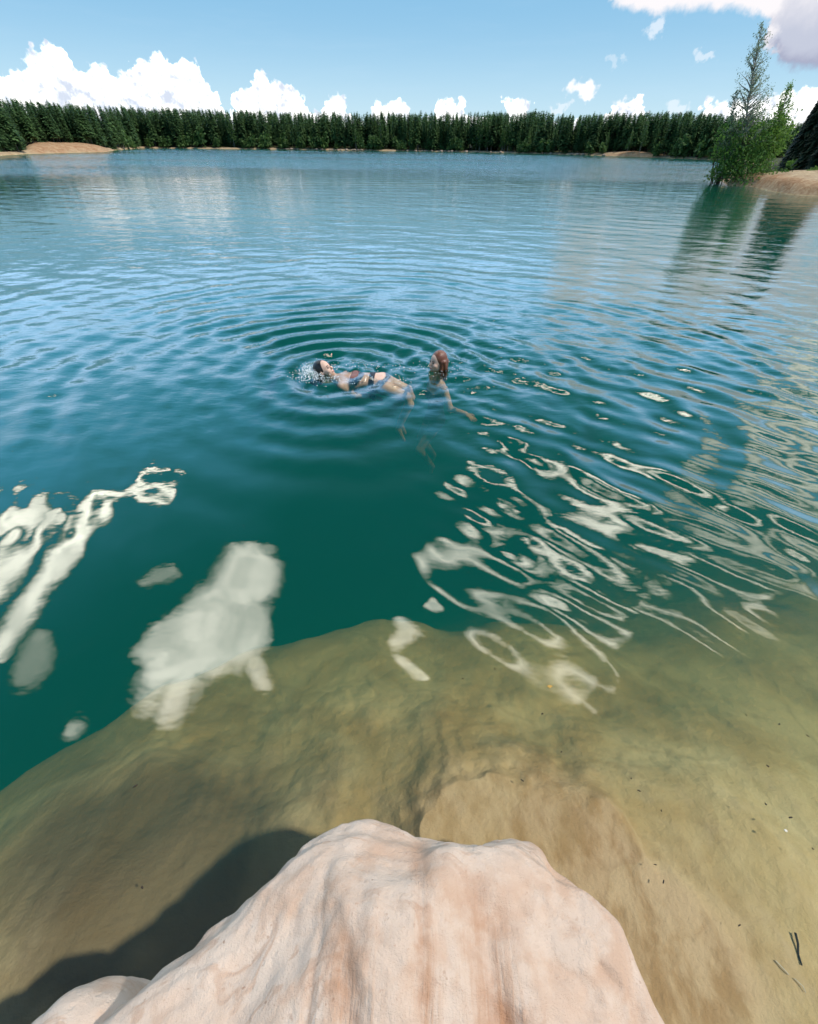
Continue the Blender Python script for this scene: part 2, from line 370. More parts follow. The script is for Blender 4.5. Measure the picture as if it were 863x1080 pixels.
n4 = t.noise(t.mapv(co, scale=(1.8, 1.0, 2), rot=(0, 0, 0.5)), 5.0, 6, 0.6, 0.3)
sandc = t.mix(t.m('MULTIPLY', ap, 0.9), sandc, t.mix(t.ss(n4, 0.38, 0.62), (0.36, 0.185, 0.08), (0.62, 0.42, 0.27)))
vw = t.vm('ADD', co, t.vm('SCALE', t.noise(co, 2.0, 3, 0.5, color=True), scale=0.55))
ve = t.new('ShaderNodeTexVoronoi', feature='DISTANCE_TO_EDGE'); t.L(vw, ve.inputs['Vector']); ve.inputs['Scale'].default_value = 1.5
sandc = t.mix(t.m('MULTIPLY', t.ss(ve.outputs['Distance'], 0.0, 0.045, 0.22, 0), t.ss(n1, 0.45, 0.6)), sandc, (0.2, 0.12, 0.05))
vc = t.new('ShaderNodeTexVoronoi', feature='F1'); t.L(vw, vc.inputs['Vector']); vc.inputs['Scale'].default_value = 1.5
sandc = t.mix(0.22, sandc, t.mix(t.ss(vc.outputs['Color'], 0.2, 0.8), (0.34, 0.22, 0.08), (0.70, 0.55, 0.30)))
md = t.new('ShaderNodeAttribute', attribute_name='mud_shade').outputs['Fac']
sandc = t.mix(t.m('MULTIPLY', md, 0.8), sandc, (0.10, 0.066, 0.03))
floorc = t.mix(n2, (0.025, 0.035, 0.012), (0.075, 0.07, 0.03))
t.L(t.mix(t.ss(t.m('ADD', sa, t.m('MULTIPLY', t.m('SUBTRACT', n2, 0.5), 0.5)), 0.3, 0.6), floorc, sandc), b.inputs['Base Color'])
b.inputs['Roughness'].default_value = 0.9; b.inputs['Specular IOR Level'].default_value = 0.1
t.L(t.bump(t.noise(co, 14, 6, 0.65), 0.03, 0.6), b.inputs['Normal'])

A = az_list(0.4, 62, 4); RR = np.concatenate([0.12 * np.power(1.009, np.arange(0, 1100)), ])
RR = RR[RR < 900]; RR = np.concatenate([RR, [1100, 1500, 2200, 3500, 6000]])
gx, gy = polar(A, RR); gz, gs, gr = terrain(gx, gy); GMUD_SHADE = MUD_SHADE.copy(); GAPR = APR.copy()
V = np.stack([gx, gy, gz], -1).reshape(-1, 3)
me = np_mesh('ground', V, polar_faces(len(RR), len(A))); attr(me, 'sand', gs); attr(me, 'red', np.clip(gr, 0, 1)); attr(me, 'mud_shade', GMUD_SHADE); attr(me, 'apron', GAPR)
ground = tag(link_mesh('ground', me, gm), kind='structure')
def gz_at(x, y): return float(terrain(np.array([x]), np.array([y]))[0][0])

# ------------------------------------------------------------------ water
S1 = at(343, 393)[:2]; S2 = at(461, 388)[:2]
def waves(x, y):
    r = np.hypot(x, y)
    h = np.zeros_like(x)
    wob = 0.42 * fbm(x * 0.55, y * 0.55, o=3, seed=5)
    for (c, A0, lam, ph) in (((S1[0] + 0.15, S1[1]), 0.029, 0.34, 0.0), ((S2[0], S2[1]), 0.006, 0.25, 1.7)):
        rr = np.hypot(x - c[0], (y - c[1])) + wob * np.minimum(1, np.hypot(x - c[0], y - c[1]) / 3)
        rr = np.maximum(rr, 0.0)
        phs = 2 * np.pi / 0.045 * np.log(lam + 0.045 * rr) + ph
        th = np.arctan2(y - c[1], x - c[0])
        am = A0 / (0.7 + rr) ** 0.75 * np.exp(-rr / 9.0) * sstep(0.05, 0.5, rr) * (0.75 + 1.5 * vn(th * 2.2 + 20, rr * 0.6, seed=8 + int(10 * lam)))
        h += am * np.cos(phs) * (1 - 0.45 * sstep(0.1, -0.8, np.sin(th))) * (1 - 0.8 * sstep(3.2, 1.6, y) * sstep(0.3, -0.7, x))
    # small splashing close round the swimmers
    dS = np.minimum(np.hypot(x - S1[0] - .3, (y - S1[1]) * 1.2), np.hypot(x - S2[0], y - S2[1]))
    h += 0.020 * fbm(x * 6, y * 6, o=3, seed=12) * np.exp(-(dS / 0.55) ** 2)
    h += 0.012 * fbm(x * 5, y * 7, o=3, seed=13) * np.exp(-(dS / 1.3) ** 2)
    # wind wavelets over the open lake
    g = np.random.default_rng(3)
    open_ = sstep(2.2, 6.5, y - 0.25 * x) * 0.95 + 0.025
    for q in range(16):
        lam = 0.22 * 1.16 ** q; a = g.normal(0.35, 0.55); k = 2 * np.pi / lam
        am = (0.013 - 0.005 * sstep(9, 16, r) + 0.012 * sstep(9, 4, r) * (q < 9)) / k * (0.7 + 1.4 * vn(x / (lam * 6) + q, y / (lam * 6), seed=q + 70)) * open_ * sstep(130, 60, r / lam)
        h += am * np.sin(k * (np.sin(a) * x + np.cos(a) * y) + g.uniform(0, 6.28) + 2.0 * vn(x / (lam * 3), y / (lam * 3), seed=q + 30))
    # smooth undulations running in to the shelf on the right
    right = sstep(-0.5, 0.8, x - 0.12 * (y - 1.5)) * sstep(0.6, 1.9, y) * sstep(9, 5, y)
    for q, (lam, a, sl) in enumerate(((0.62, -2.25, .042), (0.41, -2.5, .055), (0.95, -2.0, .03), (0.25, -2.6, .052), (0.31, -2.05, .045))):
        k = 2 * np.pi / lam
        h += sl / k * (0.8 + 1.5 * vn(x / lam * .7 + q * 9, y / lam * .7, seed=90 + q)) * right * np.sin(k * (np.sin(a) * x + np.cos(a) * y) + 3.5 * vn(x * 0.9 + q, y * 0.9, seed=95 + q))
    # faint swell near the left shelf
    h += 0.010 * fbm(x * 0.8, y * 0.8, o=2, seed=101) * sstep(0.4, 2.0, y) * (0.25 + 0.75 * sstep(-1.2, 0.5, x))
    left = sstep(-0.9, -2.2, x) * sstep(1.4, 2.4, y)
    h += 0.006 * left * fbm(x * 2.4 + y, y * 1.6, o=3, seed=111)
    calm = np.clip(open_ * (0.30 - 0.08 * sstep(4, 14, r) + 1.05 * sstep(38, 75, r + 9 * vn(x / 40, y / 9, seed=6))) + 0.06 * right, 0.02, 1.6)
    return h, calm
wm, t, b = material('water')
wm.node_tree.nodes.remove(b); out = wm.node_tree.nodes['Material Output']
co = t.new('ShaderNodeTexCoord').outputs['Object']
ca = t.new('ShaderNodeAttribute', attribute_name='open').outputs['Fac']
h1 = t.noise(t.mapv(co, scale=(0.7, 1.35, 1), rot=(0, 0, 0.3)), 2.2, 4, 0.55)
h2 = t.noise(t.mapv(co, scale=(0.8, 1.4, 1), rot=(0, 0, -0.15)), 9.0, 2, 0.5)
patch = t.ss(t.noise(t.mapv(co, scale=(0.35, 1, 1)), 0.06, 3, 0.5), 0.35, 0.65, 0.55, 1.25)
st = t.m('MULTIPLY', ca, patch)
bm1 = t.bump(h1, 0.085, st); bm2 = t.bump(h2, 0.006, st, bm1)
fr = t.new('ShaderNodeFresnel'); fr.inputs['IOR'].default_value = 1.5; t.L(bm2, fr.inputs['Normal'])
gl = t.new('ShaderNodeBsdfGlossy'); gl.inputs['Color'].default_value = (1, 1, 1, 1); gl.inputs['Roughness'].default_value = 0.02; t.L(bm2, gl.inputs['Normal'])
tr = t.new('ShaderNodeBsdfTransparent'); tr.inputs['Color'].default_value = (0.97, 1.0, 0.98, 1)
t.L(mixs(t, fr.outputs[0], tr.outputs[0], gl.outputs[0]), out.inputs['Surface'])
vs = t.new('ShaderNodeVolumeScatter'); vs.inputs['Color'].default_value = (0.003, 0.18, 0.212, 1); vs.inputs['Density'].default_value = 1.5; vs.inputs['Anisotropy'].default_value = 0.0
va = t.new('ShaderNodeVolumeAbsorption'); va.inputs['Color'].default_value = (0.56, 0.64, 0.38, 1); va.inputs['Density'].default_value = 1.5
ad = t.new('ShaderNodeAddShader'); t.L(vs.outputs[0], ad.inputs[0]); t.L(va.outputs[0], ad.inputs[1]); t.L(ad.outputs[0], out.inputs['Volume'])

A = az_list(0.2, 62, 3); RR = 0.2 * np.power(1.0075, np.arange(0, 1200)); RR = RR[RR < 700]
gx, gy = polar(A, RR); gz, cm = waves(gx, gy)
gz = np.where(RR[:, None] < 0.35, 0, gz)
V = np.stack([gx, gy, gz], -1).reshape(-1, 3)
F = polar_faces(len(RR), len(A))
me = np_mesh('water', V, F); attr(me, 'open', cm)
water = tag(link_mesh('water', me, wm), kind='structure')

# ------------------------------------------------------------------ foreground rock
def rock_mat(name, tint=(1, 1, 1)):
    mt, t, b = material(name)
    co = t.new('ShaderNodeTexCoord').outputs['Object']
    warp = t.vm('ADD', co, t.vm('SCALE', t.noise(co, 2.2, 3, 0.5, color=True), scale=0.35))
    big = t.noise(co, 2.6, 5, 0.6, 0.8); fine = t.noise(co, 60, 5, 0.7); mid = t.noise(co, 9, 5, 0.6)
    wv = t.new('ShaderNodeTexWave', wave_type='BANDS', bands_direction='Z'); t.L(t.mapv(warp, scale=(0.5, 0.35, 1.6)), wv.inputs['Vector'])
    wv.inputs['Scale'].default_value = 9; wv.inputs['Distortion'].default_value = 5; wv.inputs['Detail'].default_value = 4; wv.inputs['Detail Scale'].default_value = 1.5
    gul = t.new('ShaderNodeAttribute', attribute_name='gully').outputs['Fac']
    c = t.mix(t.ss(big, 0.35, 0.65), (0.52, 0.375, 0.29), (0.62, 0.515, 0.445))
    c = t.mix(t.ss(mid, 0.42, 0.62, 0, 0.6), c, (0.63, 0.54, 0.475))
    c = t.mix(t.m('MULTIPLY', t.ss(wv.outputs['Fac'], 0.5, 1.0), t.ss(t.noise(co, 3.5, 3), 0.5, 0.7, 0, 0.3)), c, (0.44, 0.25, 0.15))
    c = t.mix(t.m('MULTIPLY', gul, t.ss(mid, 0.3, 0.6, 0.9, 0.25), clamp=True), c, (0.34, 0.17, 0.09))
    c = t.mix(t.ss(fine, 0.60, 0.74, 0, 0.45), c, (0.36, 0.21, 0.14))
    pos = t.new('ShaderNodeNewGeometry').outputs['Position']
    sz = t.new('ShaderNodeSeparateXYZ'); t.L(pos, sz.inputs[0])
    wet = t.ss(t.m('ADD', sz.outputs[2], t.m('MULTIPLY', mid, 0.08)), 0.06, 0.16, 1, 0)
    c = t.mix(t.m('MULTIPLY', wet, 0.7), c, (0.17, 0.10, 0.055))
    t.L(t.mix(1.0, c, tint, 'MULTIPLY'), b.inputs['Base Color'])
    b.inputs['Roughness'].default_value = 0.85; b.inputs['Specular IOR Level'].default_value = 0.2
    stn = t.new('ShaderNodeAttribute', attribute_name='stain').outputs['Fac']
    drip = t.noise(t.mapv(t.vm('ADD', co, t.vm('SCALE', t.noise(co, 4, 2, 0.5, color=True), scale=0.05)), scale=(26, 1.6, 1.6)), 1.5, 4, 0.6)
    c = t.mix(t.m('MULTIPLY', stn, t.ss(drip, 0.45, 0.60, 0.03, 0.55)), c, (0.40, 0.21, 0.11))
    c = t.mix(t.m('MULTIPLY', t.ss(t.noise(co, 46, 2, 0.5), 0.68, 0.75, 0, 0.6), t.ss(big, 0.45, 0.6, .2, 1)), c, (0.26, 0.13, 0.075))
    strat = t.noise(t.mapv(co, scale=(1.0, 1.0, 6), rot=(0.3, -0.25, 0)), 5, 4, 0.55, 0.3)
    c = t.mix(t.m('MULTIPLY', t.ss(strat, 0.55, 0.60), t.m('MULTIPLY', t.ss(strat, 0.60, 0.68, 1, 0), t.ss(big, 0.42, 0.6, 0.0, 0.45))), c, (0.40, 0.23, 0.145))
    t.L(t.mix(1.0, c, (1.0, 0.915, 0.835), 'MULTIPLY'), b.inputs['Base Color'])
    grain = t.noise(co, 210, 3, 0.7)
    vo = t.new('ShaderNodeTexVoronoi', feature='F1'); t.L(co, vo.inputs['Vector']); vo.inputs['Scale'].default_value = 34
    pit = t.m('MULTIPLY', t.ss(vo.outputs['Distance'], 0.10, 0.30, -1, 0), t.ss(mid, 0.5, 0.62))
    hh = t.m('MULTIPLY_ADD', pit, 0.15, t.m('MULTIPLY_ADD', strat, 0.35, t.m('MULTIPLY_ADD', t.m('MULTIPLY', stn, drip), 1.6, t.m('MULTIPLY_ADD', fine, 0.55, t.m('MULTIPLY_ADD', grain, 0.35, t.m('MULTIPLY', mid, 0.7))))))
    t.L(t.bump(hh, 0.012, 0.8), b.inputs['Normal'])
    return mt
def rock_mesh(name, outline, center, ztop, prof_pts, gullies=(), seed=0, amp=1.0, na=620, nu=420):
    O = np.array(outline); c = np.array(center)
    ang = np.arctan2(O[:, 1] - c[1], O[:, 0] - c[0]); rad = np.hypot(O[:, 0] - c[0], O[:, 1] - c[1])
    o = np.argsort(ang); ang, rad = ang[o], rad[o]
    th = np.linspace(-np.pi, np.pi, na, endpoint=False)
    rr = np.interp(th, np.concatenate([[ang[-1] - 2 * np.pi], ang, [ang[0] + 2 * np.pi]]), np.concatenate([[rad[-1]], rad, [rad[0]]]))
    k = np.array([1, 2, 3, 2, 1.]); k /= k.sum(); rr = np.convolve(np.concatenate([rr[-2:], rr, rr[:2]]), k, 'valid')
    pp = np.array(prof_pts); s = np.concatenate([[0], np.cumsum(np.hypot(np.diff(pp[:, 0]), np.diff(pp[:, 1])))]); s /= s[-1]
    u = np.linspace(0.004, 1, nu)
    rho = np.interp(u, s, pp[:, 0]); zz = np.interp(u, s, pp[:, 1])
    for _ in range(10):
        rho[1:-1] = (rho[:-2] + 2 * rho[1:-1] + rho[2:]) / 4; zz[1:-1] = (zz[:-2] + 2 * zz[1:-1] + zz[2:]) / 4
    X_ = c[0] + np.cos(th)[None] * rr[None] * rho[:, None]; Y_ = c[1] + np.sin(th)[None] * rr[None] * rho[:, None]
    Z_ = np.repeat(zz[:, None], na, 1) + 0 * X_
    top = sstep(0.1, 0.35, Z_)
    side = 1 - sstep(0.75, 1.0, rho)[:, None]
    gl_ = np.zeros_like(X_); st_ = np.zeros_like(X_)
    for (p, q, wd, dep) in gullies:
        p, q = np.array(p), np.array(q); d = q - p; L2 = d @ d
        wx = X_ + 0.05 * fbm(X_ * 5, Y_ * 5, o=2, seed=seed + 77); wy = Y_
        tt = np.clip(((wx - p[0]) * d[0] + (wy - p[1]) * d[1]) / L2, 0, 1)
        dd = np.hypot(wx - p[0] - tt * d[0], wy - p[1] - tt * d[1])
        gg = np.exp(-(dd / wd) ** 2) * (0.35 + 0.65 * tt); gl_ = np.maximum(gl_, gg); Z_ = Z_ - dep * gg; st_ = np.maximum(st_, np.exp(-(dd / (wd * 1.9)) ** 2) * (0.2 + 0.8 * tt))
    n0 = fbm(X_ * 1.9 + 5, Y_ * 1.9, Z_ * 1.9, o=3, seed=seed); n1 = fbm(X_ * 6, Y_ * 6, Z_ * 9, o=4, seed=seed + 5, g=0.55)
    n2 = 1 - 2 * np.abs(fbm(X_ * 3.2 + 0.4 * n0, Y_ * 3.2, Z_ * 5, o=4, seed=seed + 9))
    n3 = fbm(X_ * 1.2 + Y_ * .5, Y_ * 1.2, Z_ * 26 + 3 * n0, o=3, seed=seed + 41, g=0.6)
    n4 = np.minimum(np.abs(fbm(X_ * 2.4 + 9, Y_ * 2.4, Z_ * 3, o=3, seed=seed + 61)), 0.05) / 0.05
    disp = amp * (0.11 * n0 + 0.020 * n1 + 0.022 * (n2 - 0.7) + 0.016 * n3 * sstep(.55, .9, rho)[:, None] + 0.008 * (n4 - 1))
    # push along a rough outward normal: up on top, outward on the flank
    dx, dy = np.cos(th)[None] + 0 * X_, np.sin(th)[None] + 0 * X_
    f = sstep(0.8, 1.0, rho)[:, None] + 0 * X_
    X_ = X_ + dx * disp * f * 0.8; Y_ = Y_ + dy * disp * f * 0.8; Z_ = Z_ + disp * (1 - 0.7 * f)
    V = np.stack([X_, Y_, Z_], -1).reshape(-1, 3); F = polar_faces(nu, na)
    V = np.concatenate([V, [[c[0], c[1], Z_[0].mean()]]]); ci = len(V) - 1
    j = np.arange(na); cap = np.stack([np.full(na, ci), j, (j + 1) % na, (j + 1) % na], -1)
    me = bpy.data.meshes.new(name)
    faces = F.tolist() + [[a, b_, c_] for a, b_, c_, _ in cap.tolist()]
    me.from_pydata(V.tolist(), [], faces); me.update()
    bm = bmesh.new(); bm.from_mesh(me); bmesh.ops.recalc_face_normals(bm, faces=bm.faces); bm.to_mesh(me); bm.free()
    me.polygons.foreach_set('use_smooth', np.ones(len(me.polygons), bool))
    attr(me, 'gully', np.concatenate([gl_.ravel(), [0]])); attr(me, 'stain', np.concatenate([st_.ravel(), [0]]))
    return me
RK = rock_mat('sandstone')
zo = 0.40
front = [(95, 1080), (150, 1033), (200, 996), (250, 958), (290, 917), (318, 892), (345, 879), (370, 876), (402, 879), (440, 890), (500, 892),
         (545, 884), (572, 897), (584, 919), (624, 940), (652, 964), (668, 1002), (692, 1045), (718, 1085)]
outl = [tuple(at(px, py, zo)[:2]) for px, py in front] + [(0.95, -0.5), (1.1, -1.1), (0.9, -1.8), (0.2, -2.1), (-0.6, -1.9), (-1.1, -1.2), (-0.95, -0.5)]
gul = [(at(375, 950, .55)[:2], at(372, 1085, .55)[:2], 0.035, 0.03), (at(497, 945, .5)[:2], at(530, 1085, .5)[:2], 0.045, 0.03), (at(440, 895, .5)[:2], at(455, 1085, .55)[:2], 0.02, 0.012)]
me = rock_mesh('sandstone_rock', outl, (0.05, -0.65), 0.6, [(0, .60), (.4, .60), (.7, .58), (.87, .545), (.955, .50), (.99, .44), (1.0, .35), (1.005, .2), (.99, .05), (.97, -.2), (.96, -1.6)], gul, 3)
rock = tag(link_mesh('sandstone_rock', me, RK), 'large pale pink sandstone rock jutting over the water in the foreground', 'rock')
out2 = [tuple(at(px, py, 0.36)[:2]) for px, py in ((28, 1086), (60, 1058), (82, 1037), (102, 1030), (128, 1034), (150, 1050), (165, 1085))] + [(-0.80, -0.45), (-1.05, -0.5), (-1.15, -0.3)]
c2_ = np.array(out2).mean(0)
me = rock_mesh('sandstone_lump', out2, c2_, 0.4, [(0, .46), (.5, .45), (.8, .42), (.95, .37), (1.0, .28), (1.0, .1), (.98, -1.4)], (), 23, 0.5, 160, 110)
tag(link_mesh('sandstone_lump', me, RK), 'small rounded sandstone lump against the left flank of the big rock, at the bottom edge', 'rock')

# ------------------------------------------------------------------ trees
def leaf_mat(name, dark, light, trans=0.3):
    mt, t, b = material(name)
    ti = t.new('ShaderNodeAttribute', attribute_name='tint').outputs['Fac']
    oi = t.new('ShaderNodeObjectInfo').outputs['Random']
    f = t.m('MULTIPLY_ADD', ti, 0.55, t.m('MULTIPLY', oi, 0.6), clamp=True)
    c = t.mix(f, dark, light)
    t.L(c, b.inputs['Base Color']); b.inputs['Roughness'].default_value = 0.6; b.inputs['Specular IOR Level'].default_value = 0.25
    tl = t.new('ShaderNodeBsdfTranslucent'); t.L(c, tl.inputs[0])
    o = mt.node_tree.nodes['Material Output']
    t.L(mixs(t, trans, b.outputs[0], tl.outputs[0]), o.inputs['Surface'])
    return mt
SPR = leaf_mat('spruce_needles', (0.024, 0.066, 0.028), (0.15, 0.26, 0.09), 0.32)
PIN = leaf_mat('young_spruce_needles', (0.03, 0.075, 0.028), (0.10, 0.19, 0.06), 0.3)
DRK = leaf_mat('shaded_needles', (0.008, 0.018, 0.010), (0.022, 0.042, 0.018), 0.1)  # spruce needles near black, the shade of the stand put into the colour
BIR = leaf_mat('birch_leaves', (0.07, 0.16, 0.03), (0.23, 0.38, 0.07), 0.5)
GRY = leaf_mat('pale_birch_leaves', (0.16, 0.22, 0.13), (0.33, 0.39, 0.25), 0.5)
WIL = leaf_mat('willow_leaves', (0.035, 0.095, 0.018), (0.13, 0.25, 0.05), 0.45)
FBI = leaf_mat('far_birch_leaves', (0.035, 0.09, 0.024), (0.12, 0.20, 0.055), 0.35)
def bark(name, a, b_):
    mt, t, b = material(name); co = t.new('ShaderNodeTexCoord').outputs['Object']
    n = t.noise(t.mapv(co, scale=(3, 3, 12)), 2, 5, 0.6); t.L(t.mix(t.ss(n, .4, .65), a, b_), b.inputs['Base Color']); b.inputs['Roughness'].default_value = 0.85
    t.L(t.bump(n, 0.02, 0.6), b.inputs['Normal'])
    return mt
BK = bark('spruce_bark', (0.06, 0.045, 0.035), (0.15, 0.11, 0.08)); BW = bark('birch_bark', (0.12, 0.10, 0.085), (0.5, 0.47, 0.42))

def tube(pts, rads, n=7):
    pts = np.array(pts, float); V = []; F = []
    for i, p in enumerate(pts):
        d = pts[min(i + 1, len(pts) - 1)] - pts[max(i - 1, 0)]; d /= np.linalg.norm(d) + 1e-9
        a = np.cross(d, [0.3, 0.9, 0.2]); a /= np.linalg.norm(a); b_ = np.cross(d, a)
        for k in range(n):
            th = 2 * math.pi * k / n; V.append(p + rads[i] * (math.cos(th) * a + math.sin(th) * b_))
    for i in range(len(pts) - 1):
        for k in range(n):
            F.append((i * n + k, i * n + (k + 1) % n, (i + 1) * n + (k + 1) % n, (i + 1) * n + k))
    return V, F
def join_tubes(lst):
    V, F = [], []
    for v, f in lst:
        o = len(V); V += list(v); F += [tuple(i + o for i in q) for q in f]
    return V, F
def spruce_arrays(h, rad, tiers, per, seed, low=0.08, gap=0.0, shape=0.8, fat=1.0):
    """needle sprays: drooping quads in loose whorls"""
    g = np.random.default_rng(seed); V = []; F = []; T = []
    for i in range(tiers):
        f = (i + g.uniform(-.3, .3)) / tiers
        z0 = h * (low + (1 - low) * min(max(f, 0), 0.985))
        rr = rad * (1 - f) ** shape * (1.0 if f > 0.12 else 0.75 + 2 * f)
        for k in range(per):
            if g.uniform() < gap: continue
            a = g.uniform(0, 2 * math.pi); L = rr * g.uniform(0.6, 1.15) + 0.03 * h * (1 - f) * .3 + 0.10
            wd = (L * g.uniform(0.22, 0.4) + 0.06) * fat; dz = -L * g.uniform(0.1, 0.55) + (0.12 * h / tiers)
            d = np.array([math.cos(a), math.sin(a), 0]); sd = np.array([-d[1], d[0], 0])
            z1 = z0 + g.uniform(-.5, .5) * h / tiers
            p0 = d * 0.02 + np.array([0, 0, z1]); p1 = d * L * 0.55 + sd * wd + np.array([0, 0, z1 + dz * 0.35 - wd * 0.25])
            p2 = d * L + np.array([0, 0, z1 + dz]); p3 = d * L * 0.55 - sd * wd + np.array([0, 0, z1 + dz * 0.35 - wd * 0.25])
            n = len(V); V += [p0, p1, p2, p3]; F.append((n, n + 1, n + 2, n + 3)); tt = g.uniform(0, 1); T += [tt * .7, tt, min(1, tt + .2), tt]
    n = len(V); V += [np.array([0.05, 0, h * .93]), np.array([-.05, .04, h * .93]), np.array([0, 0, h * 1.02]), np.array([0, -0.05, h * .93])]; F.append((n, n + 1, n + 2, n + 3)); T += [.5] * 4
    return V, F, T
def broad_arrays(blobs, n, size, seed, drape=0.2, dirpts=None):
    """leaf clumps scattered through a list of (centre, radii) lobes"""
    g = np.random.default_rng(seed); V = []; F = []; T = []
    vol = np.array([b_[1][0] * b_[1][1] * b_[1][2] for b_ in blobs]) ** 0.75; vol /= vol.sum()
    for _ in range(n):
        c, r = blobs[g.choice(len(blobs), p=vol)]
        d = g.normal(size=3); d /= np.linalg.norm(d); q = g.uniform(0.15, 1) ** 0.45
        p = np.array(c) + d * np.array(r) * q * (1 + 0.25 * g.normal())
        s = size * g.uniform(0.6, 1.4); a = g.normal(size=3); a[2] -= drape; a /= np.linalg.norm(a); b_ = np.cross(a, g.normal(size=3)); b_ /= np.linalg.norm(b_)
        k = len(V); V += [p - a * s, p + b_ * s * .55, p + a * s, p - b_ * s * .55]; F.append((k, k + 1, k + 2, k + 3)); T += [np.clip(g.normal(.5, .25), 0, 1)] * 4
    return V, F, T
def leaf_obj(name, arr, mat, parent=None):
    V, F, T = arr; me = np_mesh(name, V, F, smooth=False); attr(me, 'tint', T)
    return link_mesh(name, me, mat, parent)
def make_tree(name, trunk, crown, cm_, tm_, label, cat, group):
    e = empty(name, (0, 0, 0), label, cat, group)
    me = np_mesh('trunk', trunk[0], trunk[1]); link_mesh('trunk', me, tm_, e)
    leaf_obj('crown', crown, cm_, e)
    return e
protos = []
FAR_LABEL = 'dark green spruce standing in the dense front row of the forest across the lake'
FAR_GROUP = 'spruces along the far shore'
for k in range(5):
    hgt = 12.0
    cr = spruce_arrays(hgt, 1.5 + 0.3 * k, 30, 18, 100 + k, low=0.03 + 0.05 * k, shape=0.42 + 0.09 * k, fat=0.62)
    tr_ = tube([(0, 0, -0.8), (0.02, 0, 5), (0, 0, 11.4)], [0.19, 0.13, 0.02], 6)
    protos.append((tr_, cr))
def bare(name, k, mat, label, cat, group):
    tr_, cr = protos[k]; return make_tree(name, tr_, cr, mat, BK, label, cat, group)
far_px = np.array([[-70, 171], [0, 164], [30, 162.2], [70, 161], [112, 160], [124, 158], [150, 156.2], [200, 156.6], [260, 157.2], [300, 157.6], [365, 158.6], [431, 159.4], [490, 160.4], [545, 161.6], [600, 163.2], [640, 164.4], [680, 165.6], [712, 167.0], [745, 168.4], [775, 169.6], [810, 171.2]])
top_px = np.array([[-70, 98], [0, 97], [12, 98], [30, 104], [60, 108], [100, 111], [150, 113], [200, 114], [260, 116], [330, 119], [400, 119], [470, 119], [540, 118], [575, 118], [605, 121], [640, 119], [700, 118], [740, 119], [775, 122], [820, 128]])
def spot(px, off):
    p = at(px, np.interp(px, far_px[:, 0], far_px[:, 1])); d = math.hypot(p[0], p[1]); k = (d + off) / d
    return p[0] * k, p[1] * k, d + off
def top_height(px, dist, jit):
    tp = np.interp(px, top_px[:, 0], top_px[:, 1]) + jit
    return at_dist(px, tp, dist)[2]
srcs = {}
def far_tree(px, off, k, kind, g, mass=False):
    x, y, d = spot(px, off)
    z = gz_at(x, y) - 0.15
    jit = abs(g.normal(0, 5.0)) - 2.6 + (5 if g.uniform() < 0.15 else 0) + 2.2 * float(vn(np.array([px / 17.0]), np.array([0.5]), seed=4)[0])
    if mass: jit = g.normal(0.3, 1.7) + 2.2 * float(vn(np.array([px / 17.0]), np.array([0.5]), seed=4)[0])
    hh = max(4.5, top_height(px, d, jit) - z)
    return x, y, z, hh
KINDS = {
    'left': ('pine_tree', SPR, 'dark conifer on the left shore beside the sandy bank', 'tree', 'conifers on the left shore'),
    'far': ('spruce_tree', SPR, FAR_LABEL, 'tree', FAR_GROUP),
    'young': ('young_spruce', PIN, 'lighter green spruce at the right end of the far shore, beyond the orange bank', 'tree', 'lighter spruces right of the orange bank'),
}
g = np.random.default_rng(11)
placed = 0
pxs = []
q = 2.0
while q < 800:
    pxs.append(q); q += g.uniform(2.1, 4.0)
for px in pxs:
    kind = 'left' if px < 118 else ('young' if px > 672 else 'far')
    off = (g.uniform(9, 15) if 28 < px < 118 else g.uniform(1.5, 7)) if kind != 'young' else g.uniform(1.0, 5)
    if 634 < px < 684: off += 4
    k = int(g.integers(5)); x, y, z, hh = far_tree(px, off, k, kind, g)
    nm, mt, lb, ct, gp = KINDS[kind]
    key = (kind, k)
    if key not in srcs: o = srcs[key] = bare(nm, k, mt, lb, ct, gp)
    else: o = copy_tree(srcs[key])
    s = hh / 12.2; wd = s * g.uniform(0.75, 1.35)
    o.location = (x, y, z); o.rotation_euler = (g.normal(0, .015), g.normal(0, .015), g.uniform(0, 6.28)); o.scale = (wd, wd, s); placed += 1
# the mass of the forest behind the front row
VV, FF, TT = [], [], []
nv = 0
for q in range(1000):
    px = g.uniform(-90, 830); off = 8 + 26 * g.uniform() ** 0.8
    if 28 < px < 118: off += 7
    tr_, cr = protos[int(g.integers(5))]
    x, y, z, hh = far_tree(px, off, 0, 'far', g, True)
    s = hh / 12.2; wd = s * g.uniform(1.1, 1.7); th = g.uniform(0, 6.28); c, sn = math.cos(th), math.sin(th)
    P = np.array(cr[0]); P = np.stack([(P[:, 0] * c - P[:, 1] * sn) * wd + x, (P[:, 0] * sn + P[:, 1] * c) * wd + y, P[:, 2] * s + z], -1)
    VV.append(P); FF.append(np.array(cr[1]) + nv); nv += len(P); TT.append(np.clip(np.array(cr[2]) * .8 + g.uniform(-.1, .3), 0, 1))
fo = leaf_obj('forest', (np.concatenate(VV), np.concatenate(FF), np.concatenate(TT)), SPR)
tag(fo, 'mass of dark conifers behind the front row across the lake', 'forest', kind='stuff')
pb = None
